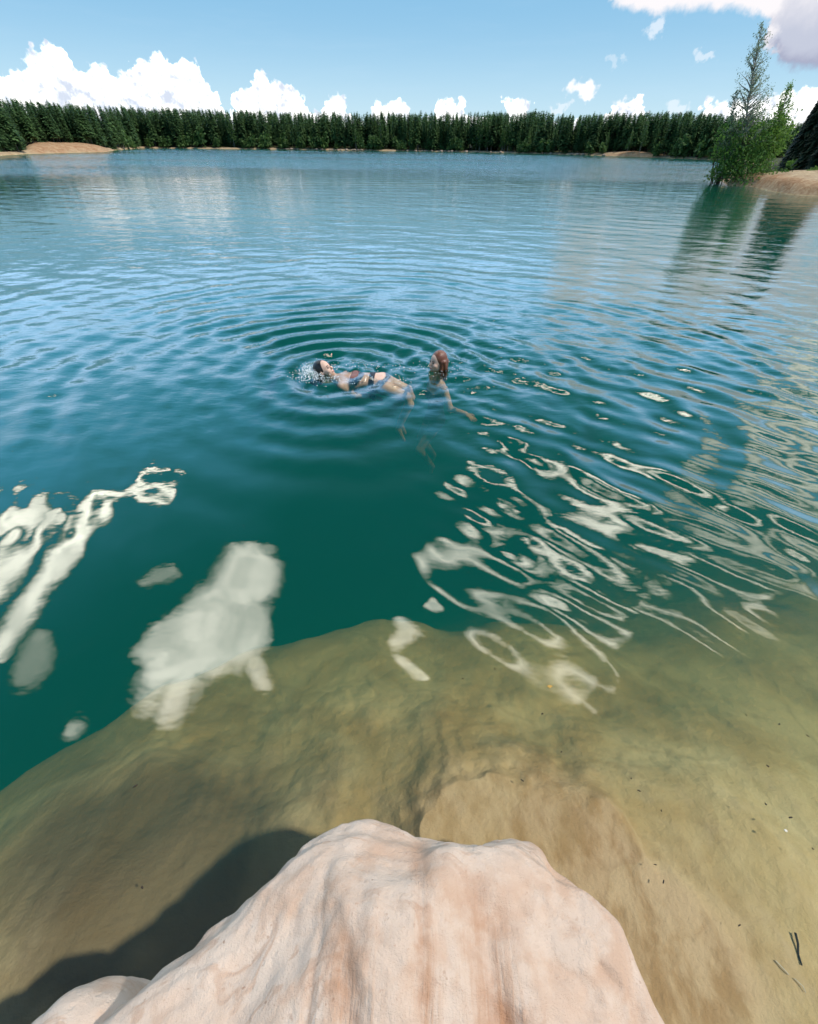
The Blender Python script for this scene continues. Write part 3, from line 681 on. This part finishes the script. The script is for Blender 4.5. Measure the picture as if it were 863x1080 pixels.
for px in g.uniform(125, 700, 34):
    x, y, z, hh = far_tree(px, g.uniform(0.8, 4), 0, 'far', g); hh *= g.uniform(.55, .95)
    if pb is None:
        bl = [((0, 0, 5.0), (1.5, 1.5, 2.6)), ((.3, .2, 7.8), (1.1, 1.1, 2.2)), ((-.3, 0, 9.8), (.6, .6, 1.6)), ((.5, -.5, 3.4), (1.3, 1.2, 1.3))]
        o = pb = make_tree('birch_tree', tube([(0, 0, -.5), (.1, 0, 5), (0, 0, 10.5)], [.13, .09, .02], 6), broad_arrays(bl, 420, 0.30, 51), FBI, BW, 'light green birch among the dark spruces of the far shore', 'tree', 'birches along the far shore')
    else: o = copy_tree(pb)
    s = hh / 11; o.location = (x, y, z); o.scale = (s, s, s); o.rotation_euler = (0, 0, g.uniform(0, 6))
# light shrubs along the far waterline
bush = None
for px in list(np.concatenate([g.uniform(118, 330, 26), g.uniform(330, 640, 30), g.uniform(690, 780, 16)])):
    x, y, d = spot(px, g.uniform(0.3, 2.0)); z = gz_at(x, y) - .1
    if bush is None:
        e = empty('shore_bush', (0, 0, 0), 'small pale green bush at the waterline in front of the forest across the lake', 'bush', 'bushes along the far waterline')
        bl = [((0, 0, .9), (.9, .9, .9)), ((.5, .3, .6), (.7, .7, .6)), ((-.5, .2, 1.4), (.6, .6, .9))]
        leaf_obj('foliage', broad_arrays(bl, 160, 0.28, 5), FBI, e); st_ = tube([(0, 0, -.2), (0, 0, 1.2)], [.05, .02], 5)
        link_mesh('stem', np_mesh('stem', st_[0], st_[1]), BK, e); bush = e; o = e
    else: o = copy_tree(bush)
    s = g.uniform(0.7, 1.9); o.location = (x, y, z); o.rotation_euler = (0, 0, g.uniform(0, 6)); o.scale = (s, s, s * g.uniform(.8, 1.3))
# pale stones along the far waterline
STN = simple('pale_stone', (0.33, 0.25, 0.19), 0.9, 0.2)
def stone_mesh(name, seed, n=3):
    bm = bmesh.new(); bmesh.ops.create_icosphere(bm, subdivisions=n, radius=1)
    co_ = np.array([v.co[:] for v in bm.verts]); nn = 1 + 0.5 * fbm(co_[:, 0] * 1.3 + seed, co_[:, 1] * 1.3, co_[:, 2] * 1.3, o=3, seed=seed)
    for v, k in zip(bm.verts, nn): v.co *= float(k); v.co.z *= 0.6
    me = bpy.data.meshes.new(name); bm.to_mesh(me); bm.free(); me.polygons.foreach_set('use_smooth', np.ones(len(me.polygons), bool)); return me
sm = [stone_mesh('shore_stone', k) for k in range(3)]
for i, px in enumerate(np.concatenate([g.uniform(296, 392, 26), g.uniform(420, 640, 34)])):
    x, y, d = spot(px, g.uniform(-0.4, 0.8)); o = link_mesh('shore_stone', sm[i % 3], None); s = g.uniform(.2, .55)
    if not sm[i % 3].materials: sm[i % 3].materials.append(STN)
    o.location = (x, y, 0.12); o.scale = (s * 1.3, s, s); o.rotation_euler = (0, 0, g.uniform(0, 6))
    tag(o, 'pale stone lying along the far waterline below the forest', 'stone', 'stones along the far waterline')

# ---- the leaning birches and the willow bush on the right spit
def world_path(pix, dist):
    return [at_dist(px, py, dist) for px, py in pix]
BD = math.hypot(*at(790, 196)[:2]) + 1.0
def feathery(path, lens, nb, seed, leaves, size, base_r, droop=-0.15, upness=0.9, rel0=0.0):
    """a leaning tree: trunk along path, ascending thin branches with small leaves along them"""
    g = np.random.default_rng(seed); P = np.array(path); s = np.concatenate([[0], np.cumsum(np.linalg.norm(np.diff(P, axis=0), axis=1))]); s /= s[-1]
    def pt(f): return np.array([np.interp(f, s, P[:, i]) for i in range(3)])
    fs = np.linspace(0, 1, 14); tubes = [tube([pt(f) for f in fs], [base_r * (1 - f) ** 0.8 + 0.006 for f in fs], 7)]
    V, F, T = [], [], []
    for i in range(nb):
        f = rel0 + (1 - rel0) * (i + g.uniform()) / nb; f = min(f, 0.985)
        L = np.interp(f, [q_[0] for q_ in lens], [q_[1] for q_ in lens]) * g.uniform(0.65, 1.25)
        a = g.uniform(0, 2 * math.pi); d = np.array([math.cos(a), math.sin(a), upness * g.uniform(.5, 1.4)]); d /= np.linalg.norm(d)
        p0 = pt(f); pts = [p0]
        for k in range(1, 5):
            d = d + np.array([0, 0, droop * 0.25]) + 0.12 * g.normal(size=3); d /= np.linalg.norm(d); pts.append(pts[-1] + d * L / 4)
        tubes.append(tube(pts, [0.03 * L + .006, .02 * L + .005, .014 * L + .004, .008, .004], 4))
        m_ = int(leaves * L)
        for _ in range(m_):
            u = g.uniform(0.15, 1.05) ** 0.8 * 4; k = min(int(u), 3); p = pts[k] + (pts[k + 1] - pts[k]) * (u - k) + g.normal(size=3) * (0.05 + 0.09 * L * .5)
            sz = size * g.uniform(.6, 1.4); aa = g.normal(size=3); aa[2] -= .5; aa /= np.linalg.norm(aa); bb = np.cross(aa, g.normal(size=3)); bb /= np.linalg.norm(bb)
            n = len(V); V += [p - aa * sz, p + bb * sz * .55, p + aa * sz, p - bb * sz * .55]; F.append((n, n + 1, n + 2, n + 3)); T += [np.clip(g.normal(.5, .25), 0, 1)] * 4
    return join_tubes(tubes), (V, F, T)
def built(name, arrs, base, mat, bk, label, cat):
    (tv, tf), (V, F, T) = arrs; base = np.array(base)
    e = empty(name, tuple(base), label, cat)
    link_mesh('trunk', np_mesh('trunk', np.array(tv) - base, tf), bk, e)
    leaf_obj('crown', (np.array(V) - base, F, T), mat, e)
    return e
b0 = at_dist(782, 190, BD); b0[2] = 0.2
pathA = [b0] + world_path([(783, 165), (786, 140), (789, 110), (794, 80), (799, 52), (803.5, 27)], BD)
built('birch_tree', feathery(pathA, [(0, 1.2), (.3, 1.6), (.55, 1.35), (.8, .8), (1, .25)], 110, 5, 36, 0.046, 0.085, upness=1.25, rel0=0.22), b0, GRY, BW, 'tall slender birch with thin feathery top rising highest on the right bank', 'tree')
b1 = at_dist(812, 186, BD + 1.2); b1[2] = 0.4
pathB = [b1] + world_path([(815, 165), (818, 145), (824, 120), (829, 104), (832, 90)], BD + 1.2)
built('birch_tree', feathery(pathB, [(0, .8), (.4, 1.0), (.7, .6), (1, .2)], 70, 9, 62, 0.055, 0.07, upness=1.4, rel0=0.2), b1, BIR, BW, 'shorter bright green birch with a pale trunk just right of the tallest birch', 'tree')
b2 = at_dist(768, 188, BD); b2[2] = 0.15
pathC = [b2] + world_path([(768, 170), (769, 150), (772, 128), (776, 98)], BD)
built('birch_tree', feathery(pathC, [(0, .8), (.5, .85), (.8, .5), (1, .2)], 55, 15, 60, 0.055, 0.06, upness=1.2, rel0=0.1), b2, GRY, BW, 'small grey green birch on the lake side of the tallest birch', 'tree')
def clump(name, blobs, n, size, mat, seed, label, cat='bush'):
    c = np.mean([b_[0] for b_ in blobs], axis=0); base = np.array([c[0], c[1], max(0.0, gz_at(c[0], c[1])) ])
    e = empty(name, tuple(base), label, cat)
    leaf_obj('foliage', tuple([(np.array(a_) - base) if i == 0 else a_ for i, a_ in enumerate(broad_arrays(blobs, n, size, seed))]), mat, e)
    tb = []
    g = np.random.default_rng(seed)
    for b_ in blobs:
        for _ in range(3):
            tp = np.array(b_[0]) + g.normal(size=3) * np.array(b_[1]) * .4; st0 = base + np.array([g.normal() * .2, g.normal() * .2, -0.3])
            tb.append(tube([st0, (st0 + tp) / 2 + g.normal(size=3) * .12, tp], [.04, .025, .008], 5))
    tv, tf = join_tubes(tb); link_mesh('stem', np_mesh('stem', np.array(tv) - base, tf), BK, e)
    return e
def lobe(px, py, rx, ry, dd=0.0):
    p = at_dist(px, py, BD + dd); sc = 440 / (np.dot(p - CAM, fw)); return (tuple(p), (rx / sc, rx / sc * .9, ry / sc))
clump('willow_bush', [lobe(786, 180, 20, 12, -.4), lobe(800, 186, 17, 9, -.6), lobe(772, 172, 16, 14, -.2), lobe(792, 162, 18, 18), lobe(764, 178, 13, 9, -.3), lobe(812, 188, 12, 7, -.2), lobe(755, 184, 9, 6, -.3), lobe(824, 192, 8, 6, -.3), lobe(788, 192, 18, 5, -.7)], 5600, 0.08, WIL, 3, 'dense dark green willow bush overhanging the water at the foot of the birches')
clump('alder_bush', [lobe(775, 150, 17, 17), lobe(790, 140, 15, 16, .3), lobe(760, 160, 9, 9), lobe(766, 138, 9, 9)], 1900, 0.085, BIR, 4, 'bright green alder bush with loose crown between the tallest birch and the lake')
clump('alder_bush', [lobe(812, 150, 16, 24, .8), lobe(818, 132, 12, 14, 1.0), lobe(806, 168, 12, 14, .6)], 1900, 0.085, BIR, 6, 'bright green leafy bush around the pale trunk of the shorter birch')
clump('bank_bush', [lobe(824, 185, 9, 6, .5), lobe(817, 192, 7, 5, 0)], 420, 0.07, WIL, 8, 'low bush on the lip of the sandy bank, right of the willow')
clump('bank_bush', [lobe(834, 199, 6, 3, 0.3), lobe(828, 197, 5, 4, 0.2)], 300, 0.05, WIL, 18, 'small leafy tuft hanging over the edge of the sandy bank at the waterline')
clump('bank_bush', [lobe(853, 182, 5, 3, 3), lobe(860, 180, 6, 3, 3.5)], 300, 0.06, BIR, 19, 'pale green tuft growing in the middle of the sandy bank')
clump('bank_bush', [lobe(838, 173, 8, 4, 9)], 260, 0.09, WIL, 9, 'small round bush beside the sandy path below the dark spruces')
# ---- dark spruces at the right edge
g = np.random.default_rng(21)
dk = []
for k in range(3):
    cr = spruce_arrays(9.0, 2.1, 60, 38, 300 + k, low=0.03, shape=0.72, fat=0.5); dk.append((tube([(0, 0, -.6), (0, 0, 8.6)], [.16, .02], 7), cr))
dsrc = {}
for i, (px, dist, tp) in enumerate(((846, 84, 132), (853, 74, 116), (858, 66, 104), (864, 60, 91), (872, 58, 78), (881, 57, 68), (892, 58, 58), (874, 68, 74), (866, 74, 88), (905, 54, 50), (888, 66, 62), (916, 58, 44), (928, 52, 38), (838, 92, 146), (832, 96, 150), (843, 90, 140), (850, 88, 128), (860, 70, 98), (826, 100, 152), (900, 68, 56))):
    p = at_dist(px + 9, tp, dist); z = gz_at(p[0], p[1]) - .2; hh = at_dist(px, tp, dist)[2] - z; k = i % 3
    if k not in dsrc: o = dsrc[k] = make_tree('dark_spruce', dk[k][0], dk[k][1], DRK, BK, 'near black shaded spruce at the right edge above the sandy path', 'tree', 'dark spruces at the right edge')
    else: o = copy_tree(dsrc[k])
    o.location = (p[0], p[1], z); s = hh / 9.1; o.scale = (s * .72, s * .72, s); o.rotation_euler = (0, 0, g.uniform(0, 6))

# ------------------------------------------------------------------ swimmers (one implicit surface each)
def rotm(f, u):
    f = np.array(f, float); f /= np.linalg.norm(f); u = np.array(u, float); u -= f * (u @ f); u /= np.linalg.norm(u); s = np.cross(u, f)
    return np.stack([f, s, u], 1)                    # columns: forward, left, up
class Field:
    def __init__(s, lo, hi, h):
        s.lo = np.array(lo, float); s.h = h; n = np.ceil((np.array(hi) - s.lo) / h).astype(int) + 1
        s.ax = [s.lo[i] + h * np.arange(n[i]) for i in range(3)]; s.F = np.full(n, 0.5, np.float32)
    def _sl(s, lo, hi):
        r = []
        for i in range(3):
            a = int(max(0, math.floor((lo[i] - s.lo[i]) / s.h))); b_ = int(min(len(s.ax[i]), math.ceil((hi[i] - s.lo[i]) / s.h) + 1)); r.append(slice(a, max(a, b_)))
        return tuple(r)
    def _mix(s, sl, d, k, cut=False):
        a = s.F[sl]
        if cut: s.F[sl] = np.maximum(a, -d); return
        hh = np.clip(0.5 + 0.5 * (a - d) / k, 0, 1); s.F[sl] = a * (1 - hh) + d * hh - k * hh * (1 - hh)
    def cone(s, a, b_, ra, rb, k=0.02):
        a, b_ = np.array(a, float), np.array(b_, float); rm = max(ra, rb) + k * 2 + .03
        sl = s._sl(np.minimum(a, b_) - rm, np.maximum(a, b_) + rm); X_, Y_, Z_ = np.meshgrid(*[s.ax[i][sl[i]] for i in range(3)], indexing='ij')
        d = b_ - a; t_ = np.clip(((X_ - a[0]) * d[0] + (Y_ - a[1]) * d[1] + (Z_ - a[2]) * d[2]) / (d @ d + 1e-9), 0, 1)
        dd = np.sqrt((X_ - a[0] - t_ * d[0]) ** 2 + (Y_ - a[1] - t_ * d[1]) ** 2 + (Z_ - a[2] - t_ * d[2]) ** 2) - (ra + (rb - ra) * t_)
        s._mix(sl, dd, k)
    def ell(s, c, r, M=None, k=0.02, cut=False):
        c = np.array(c, float); r = np.array(r, float); rm = r.max() + k * 2 + .03; sl = s._sl(c - rm, c + rm)
        X_, Y_, Z_ = np.meshgrid(*[s.ax[i][sl[i]] for i in range(3)], indexing='ij'); P = np.stack([X_ - c[0], Y_ - c[1], Z_ - c[2]], -1)
        if M is not None: P = P @ M
        q1 = np.linalg.norm(P / r, axis=-1); q2 = np.linalg.norm(P / (r * r), axis=-1) + 1e-9
        s._mix(sl, q1 * (q1 - 1) / q2, k, cut)
    def mesh(s, name, Ff=None):
        Fd = s.F if Ff is None else Ff
        Fd = np.pad(Fd, 1, constant_values=0.5); n = Fd.shape
        corner = [(i, j, k) for i in (0, 1) for j in (0, 1) for k in (0, 1)]
        cs = [Fd[i:n[0] - 1 + i, j:n[1] - 1 + j, k:n[2] - 1 + k] for i, j, k in corner]
        neg = sum((c < 0).astype(np.int8) for c in cs); act = (neg > 0) & (neg < 8)
        idx = np.full(act.shape, -1, np.int64); idx[act] = np.arange(act.sum()); cell = np.argwhere(act)
        vals = np.stack([c[act] for c in cs], 1); acc = np.zeros((len(cell), 3)); cnt = np.zeros(len(cell))
        for a in range(8):
            for b_ in range(a + 1, 8):
                if sum(abs(corner[a][i] - corner[b_][i]) for i in range(3)) != 1: continue
                va_, vb_ = vals[:, a], vals[:, b_]; c = (va_ < 0) != (vb_ < 0); t_ = np.where(c, va_ / np.where(va_ - vb_ == 0, 1, va_ - vb_), 0)
                p = np.array(corner[a])[None] + t_[:, None] * (np.array(corner[b_]) - np.array(corner[a]))[None]; acc[c] += p[c]; cnt[c] += 1
        V = (cell + acc / cnt[:, None] - 1) * s.h + s.lo
        Q = []
        for ax_ in range(3):
            o1, o2 = (ax_ + 1) % 3, (ax_ + 2) % 3
            A_ = np.moveaxis(Fd, (ax_, o1, o2), (0, 1, 2)); I = np.moveaxis(idx, (ax_, o1, o2), (0, 1, 2))
            e = (A_[:-1, 1:-1, 1:-1] < 0) != (A_[1:, 1:-1, 1:-1] < 0); q_ = np.argwhere(e); flip = (A_[:-1, 1:-1, 1:-1] < 0)[e]
            i, j, k = q_[:, 0], q_[:, 1], q_[:, 2]
            f = np.stack([I[i, j, k], I[i, j + 1, k], I[i, j + 1, k + 1], I[i, j, k + 1]], 1); f[~flip] = f[~flip][:, ::-1]; Q.append(f)
        return np_mesh(name, V, np.concatenate(Q))
def head(fd, c, M, sc=1.0):
    P = lambda f, s_, u: np.array(c) + M @ (np.array([f, s_, u]) * sc)
    fd.ell(P(-.012, 0, .03), np.array([.095, .075, .09]) * sc, M, .01); fd.ell(P(.02, 0, -.03), np.array([.07, .062, .085]) * sc, M, .02)
    fd.ell(P(.062, 0, -.088), np.array([.026, .03, .022]) * sc, M, .02)
    for s_ in (-1, 1):
        fd.ell(P(.088, s_ * .031, .004), np.array([.014, .016, .011]) * sc, M, .004, cut=True)
        fd.ell(P(.060, s_ * .042, -.028), np.array([.025, .022, .022]) * sc, M, .015)
        fd.ell(P(-.012, s_ * .078, -.005), np.array([.018, .010, .032]) * sc, M, .006)
    fd.cone(P(.088, 0, .012), P(.106, 0, -.026), .008, .0125, .008)
    fd.ell(P(.086, 0, -.058), np.array([.013, .024, .007]) * sc, M, .006); fd.ell(P(.083, 0, -.069), np.array([.012, .020, .007]) * sc, M, .006)
    return P
def hand(fd, wrist, d, n, side):
    """palm, four fingers and a thumb; d along the hand, n out of the back of the hand"""
    d = np.array(d, float); d /= np.linalg.norm(d); n = np.array(n, float); n -= d * (n @ d); n /= np.linalg.norm(n); s_ = np.cross(d, n) * side
    w_ = np.array(wrist); M = np.stack([d, s_, n], 1)
    fd.ell(w_ + d * .052, (.05, .038, .015), M, .015)
    for i, L in enumerate((.068, .078, .073, .056)):
        o = (i - 1.5) * 0.021; a = w_ + d * .088 + s_ * o; dd = d + s_ * o * 4; dd /= np.linalg.norm(dd)
        b_ = a + dd * L * .5 - n * .004; c = b_ + (dd - n * .35) * L * .5
        fd.cone(a, b_, .0095, .0088, .004); fd.cone(b_, c, .0088, .0072, .004)
    a = w_ + d * .025 - s_ * .03; b_ = a + d * .03 - s_ * .028; fd.cone(a, b_, .012, .010, .006); fd.cone(b_, b_ + d * .03 - s_ * .008 - n * .005, .010, .008, .004)
SKIN, t, b = material('wet_skin')
co = t.new('ShaderNodeTexCoord').outputs['Object']
t.L(t.mix(t.noise(co, 14, 3), (0.60, 0.36, 0.26), (0.70, 0.46, 0.35)), b.inputs['Base Color'])
b.inputs['Roughness'].default_value = 0.5; b.inputs['Subsurface Weight'].default_value = 0.1; b.inputs['Subsurface Radius'].default_value = (.01, .004, .002)
def hair_mat(name, c, d):
    mt, t, b = material(name); co = t.new('ShaderNodeTexCoord').outputs['Object']
    n = t.noise(t.mapv(co, scale=(60, 60, 8)), 1.2, 3, .6); t.L(t.mix(n, c, d), b.inputs['Base Color']); b.inputs['Roughness'].default_value = 0.3
    t.L(t.bump(n, .006, .8), b.inputs['Normal']); return mt
HB = hair_mat('wet_black_hair', (0.006, 0.005, 0.005), (0.02, 0.015, 0.013)); HR = hair_mat('wet_auburn_hair', (0.10, 0.032, 0.016), (0.24, 0.085, 0.045))
CLD = simple('dark_swimwear', (0.02, 0.025, 0.035), 0.6); CLP = simple('dull_red_swimwear', (0.20, 0.09, 0.075), 0.6)
LIP = simple('lips', (0.42, 0.15, 0.13), 0.4); EYE = simple('eye', (0.03, 0.02, 0.015), 0.2, 0.6); BROW = simple('brow', (0.03, 0.018, 0.012), 0.8)
def face_bits(P, parent, M):
    for s_ in (-1, 1):
        bm = bmesh.new(); bmesh.ops.create_uvsphere(bm, u_segments=12, v_segments=8, radius=.0085, matrix=Matrix.Translation(Vector(P(.0815, s_ * .031, .004)))); me = bpy.data.meshes.new('eye'); bm.to_mesh(me); bm.free(); link_mesh('eye', me, EYE, parent)
        v, f = tube([P(.090, s_ * .016, .024), P(.089, s_ * .033, .029), P(.078, s_ * .050, .024)], [.003, .0042, .0025], 6); link_mesh('eyebrow', np_mesh('eyebrow', v, f), BROW, parent)
    v, f = tube([P(.094, -.022, -.063), P(.0995, -.008, -.0615), P(.1, 0, -.0625), P(.0995, .008, -.0615), P(.094, .022, -.063)], [.002, .0052, .005, .0052, .002], 7); link_mesh('mouth', np_mesh('mouth', v, f), LIP, parent)

# first swimmer: on her back, head to the left
fd = Field((-.2, -.55, -.95), (1.5, .55, .26), 0.0075)
Mh = rotm((.80, -.22, .55), (-.55, 0.05, .83)); hc = (0, 0, .085)
P1 = head(fd, hc, Mh)
fd.cone((.03, 0, .01), (.17, 0, -.03), .052, .056, .03)
fd.ell((.31, 0, -.05), (.20, .155, .095), None, .05); fd.ell((.22, 0, -.03), (.07, .175, .06), None, .04)
for s_ in (-1, 1):
    fd.ell((.36, s_ * .075, .008), (.06, .055, .042), None, .03)
fd.ell((.52, 0, -.035), (.18, .135, .09), None, .06); fd.ell((.68, 0, -.045), (.15, .165, .095), None, .06)
for s_ in (-1, 1):
    fd.cone((.70, s_ * .085, -.05), (1.00, s_ * .095, -.17), .088, .058, .03); fd.cone((1.00, s_ * .095, -.17), (1.04, s_ * .095, -.27), .056, .053, .02); fd.cone((1.04, s_ * .095, -.27), (.90, s_ * .09, -.62), .053, .034, .02)
    fd.cone((.90, s_ * .09, -.64), (.97, s_ * .09, -.79), .036, .022, .02); fd.ell((.90, s_ * .09, -.65), (.035, .032, .035), None, .015)
    fd.cone((.22, s_ * .165, -.04), (.37, s_ * .115, -.17), .05, .041, .03); fd.cone((.37, s_ * .115, -.17), (.55, s_ * .075, -.19), .041, .027, .012)
    hand(fd, (.55, s_ * .075, -.19), (1, s_ * .02, -.2), (0, 0, 1), s_)
E1 = empty('person', (S1[0], S1[1], -0.05), 'person with wet black hair floating on their back, a dark bikini strip at the hips', 'person', rz=R(-4))
link_mesh('body', fd.mesh('body'), SKIN, E1); face_bits(P1, E1, Mh)
gx_ = fd.ax[0][:, None, None]
link_mesh('bikini_bottom', fd.mesh('bikini_bottom', np.maximum(fd.F - 0.007, np.maximum(np.abs(gx_ - .58) - .035, np.abs(fd.ax[1])[None, :, None] - .2))), CLD, E1)
yy_ = np.abs(fd.ax[1])[None, :, None]
link_mesh('bikini_top', fd.mesh('bikini_top', np.maximum(np.maximum(fd.F - 0.006, np.abs(gx_ - .365) - .045), yy_ - .14)), CLP, E1)
fh = Field((-.3, -.25, -.25), (.2, .25, .3), 0.006)
fh.ell(np.array(hc) + Mh @ np.array([-.034, 0, .036]), (.100, .088, .100), Mh, .02)
for i in range(9):
    a = (i - 4) / 4; p0 = np.array(hc) + Mh @ np.array([-.10, a * .06, .0]); fh.cone(p0, (-.11 - .03 * (i % 3), a * .10, -.06), .032, .022, .02)
    p1 = np.array(hc) + Mh @ np.array([-.04, a * .083, .03 - .05 * abs(a)]); fh.cone(p1, (.0 - .05, a * .085, -.05), .026, .02, .02)
link_mesh('hair', fh.mesh('hair'), HB, E1)

# second swimmer: upright, head out, face to the left
fd = Field((-.5, -.84, -1.5), (.52, .84, .34), 0.0085)
Mh = rotm((1, .12, .04), (-.04, 0, 1)); hc = (0, 0, .105)
P2 = head(fd, hc, Mh)
fd.cone((-.01, 0, .03), (-.03, 0, -.13), .052, .055, .03)
fd.ell((-.03, 0, -.20), (.07, .175, .07), None, .04); fd.ell((-.02, 0, -.30), (.105, .155, .19), None, .05)
for s_ in (-1, 1): fd.ell((.06, s_ * .075, -.33), (.055, .058, .06), None, .03)
fd.ell((-.01, 0, -.50), (.09, .125, .15), None, .05); fd.ell((-.02, 0, -.65), (.11, .165, .13), None, .05)
for s_ in (-1, 1):
    kx = .28 if s_ > 0 else .12
    fd.cone((-.01, s_ * .085, -.68), (kx, s_ * .14, -1.02), .088, .057, .03); fd.cone((kx, s_ * .14, -1.02), (kx - .22, s_ * .13, -1.36), .055, .036, .02); fd.cone((kx - .22, s_ * .13, -1.38), (kx - .20, s_ * .13, -1.46), .035, .025, .02)
    fd.cone((-.03, s_ * .165, -.19), (-.06, s_ * .30, -.40), .05, .041, .03); fd.cone((-.06, s_ * .30, -.40), (-.20, s_ * .46, -.42), .041, .027, .012)
    hand(fd, (-.20, s_ * .46, -.42), (-.3, s_ * 1, -.15), (0, 0, 1), s_)
E2 = empty('person', (S2[0], S2[1], -0.03), 'person with long wet auburn hair, only the head above water, facing left', 'person', rz=R(205))
link_mesh('body', fd.mesh('body'), SKIN, E2); face_bits(P2, E2, Mh)
zz_ = fd.ax[2][None, None, :]
link_mesh('swimsuit', fd.mesh('swimsuit', np.maximum(np.maximum(fd.F - 0.007, np.abs(zz_ + .52) - .25), np.abs(fd.ax[1])[None, :, None] - .2)), CLD, E2)
fh = Field((-.3, -.25, -.4), (.25, .25, .32), 0.006)
fh.ell(np.array(hc) + Mh @ np.array([-.03, 0, .042]), (.100, .088, .096), Mh, .02)
g = np.random.default_rng(4)
for i in range(13):
    a = (i - 6) / 6; an = a * 1.75; ro = .088 + .01 * g.uniform(-1, 1)
    p0 = np.array(hc) + Mh @ np.array([-.03 - ro * math.cos(an) * .9, ro * math.sin(an) * .95, .02])
    p1 = p0 + np.array([-.01, .0, -.11]) + g.normal(size=3) * .012; p2 = p1 + np.array([-.01, 0, -.13]) + g.normal(size=3) * .02
    fh.cone(p0, p1, .026, .024, .012); fh.cone(p1, p2, .024, .012, .012)
link_mesh('hair', fh.mesh('hair'), HR, E2)

# foam thrown up round the first swimmer and small drops
FOAM, t, b = material('foam'); b.inputs['Base Color'].default_value = (.85, .9, .9, 1); b.inputs['Roughness'].default_value = .4
g = np.random.default_rng(31)
bm = bmesh.new()
def drop(x, y, z, r, fl=.6):
    bmesh.ops.create_icosphere(bm, subdivisions=1, radius=r, matrix=Matrix.Translation((x, y, z)) @ Matrix.Diagonal((1, 1, fl, 1)))
for q in range(900):
    a = g.normal(math.pi * 1.08, 0.75); rr = abs(g.normal(0.17, 0.085)); x, y = S1[0] + rr * math.cos(a) * 1.1, S1[1] + rr * math.sin(a) * 1.1
    hz = float(waves(np.array([x]), np.array([y]))[0][0]); drop(x, y, hz + abs(g.normal(0, .012)), g.uniform(.002, .0075))
for q in range(160):
    x, y = S1[0] + g.uniform(.0, 1.05), S1[1] + g.choice([-1, 1]) * abs(g.normal(.19, .05)); hz = float(waves(np.array([x]), np.array([y]))[0][0]); drop(x, y, hz, g.uniform(.003, .008))
for q in range(70):
    a = g.uniform(0, 6.28); rr = abs(g.normal(.2, .08)); x, y = S2[0] + rr * math.cos(a), S2[1] + rr * math.sin(a); hz = float(waves(np.array([x]), np.array([y]))[0][0]); drop(x, y, hz, g.uniform(.003, .007))
me = bpy.data.meshes.new('foam'); bm.to_mesh(me); bm.free(); me.polygons.foreach_set('use_smooth', np.ones(len(me.polygons), bool))
tag(link_mesh('foam', me, FOAM), 'white foam and drops on the water round the swimmers', 'foam', kind='stuff')

# ------------------------------------------------------------------ small floating bits
DB = simple('bark_bit', (0.03, 0.022, 0.016), .8); LF = simple('dry_leaf', (0.42, 0.24, 0.05), .6); PB = simple('pale_bit', (.6, .55, .45), .7)
def bit_mesh(name, L, W, T, seed):
    bm = bmesh.new(); bmesh.ops.create_icosphere(bm, subdivisions=2, radius=1); g = np.random.default_rng(seed)
    for v in bm.verts:
        k = 1 + .2 * g.normal(); v.co = Vector((v.co.x * L * k, v.co.y * W * k + .3 * W * v.co.x ** 2, v.co.z * T))
    me = bpy.data.meshes.new(name); bm.to_mesh(me); bm.free(); return me
bits = [bit_mesh('floating_speck', .006, .004, .002, 1), bit_mesh('floating_speck', .009, .003, .002, 2)]
for b_ in bits: b_.materials.append(DB)
for i, (px, py) in enumerate(((488, 716), (522, 706), (572, 753), (787, 754), (822, 764), (852, 776), (592, 793), (551, 823), (666, 821), (674, 834), (697, 855), (691, 912), (808, 848), (834, 862), (857, 895), (780, 976), (810, 808), (143, 829), (150, 936), (700, 930))):
    p = at(px, py); hz = float(waves(np.array([p[0]]), np.array([p[1]]))[0][0])
    o = link_mesh('floating_speck', bits[i % 2]); o.location = (p[0], p[1], hz + .001); o.rotation_euler = (0, 0, i * 1.7)
    s = random.uniform(.6, 1.1); o.scale = (s, s, s)
    tag(o, 'tiny dark speck of bark floating on the shallow water', 'debris', 'dark specks floating over the shelf')
p = at(580, 724); o = link_mesh('dry_leaf', bit_mesh('dry_leaf', .014, .008, .0015, 4), LF); o.location = (p[0], p[1], float(waves(p[:1], p[1:2])[0][0]) + .002)
tag(o, 'small orange dry leaf floating over the shelf', 'leaf')
p = at(829, 876); o = link_mesh('pale_chip', bit_mesh('pale_chip', .007, .005, .002, 5), PB); o.location = (p[0], p[1], float(waves(p[:1], p[1:2])[0][0]) + .001)
tag(o, 'tiny whitish chip floating at the right edge among dark specks', 'debris')

def twig(name, pix, z, r, mat, label):
    P = [at(px, py, z) for px, py in pix]; v, f = tube([p + np.array([0, 0, .004 * (i % 2)]) for i, p in enumerate(P)], [r * (1 - .12 * i) for i in range(len(P))], 6)
    b_ = P[0]; o = link_mesh(name, np_mesh(name, np.array(v) - b_, f), mat); o.location = tuple(b_); tag(o, label, 'twig')
twig('twig', [(839, 984), (841, 995), (842, 1006), (845, 1018)], -.05, .004, DB, 'short dark twig lying in the shallows at the lower right edge')
twig('twig', [(818, 1013), (826, 1022), (832, 1028)], -.045, .002, PB, 'short whitish twig lying in the shallows just below the dark twig')
twig('twig', [(838, 1032), (846, 1040), (850, 1047)], -.045, .0016, PB, 'thin whitish twig nearest the lower right corner')
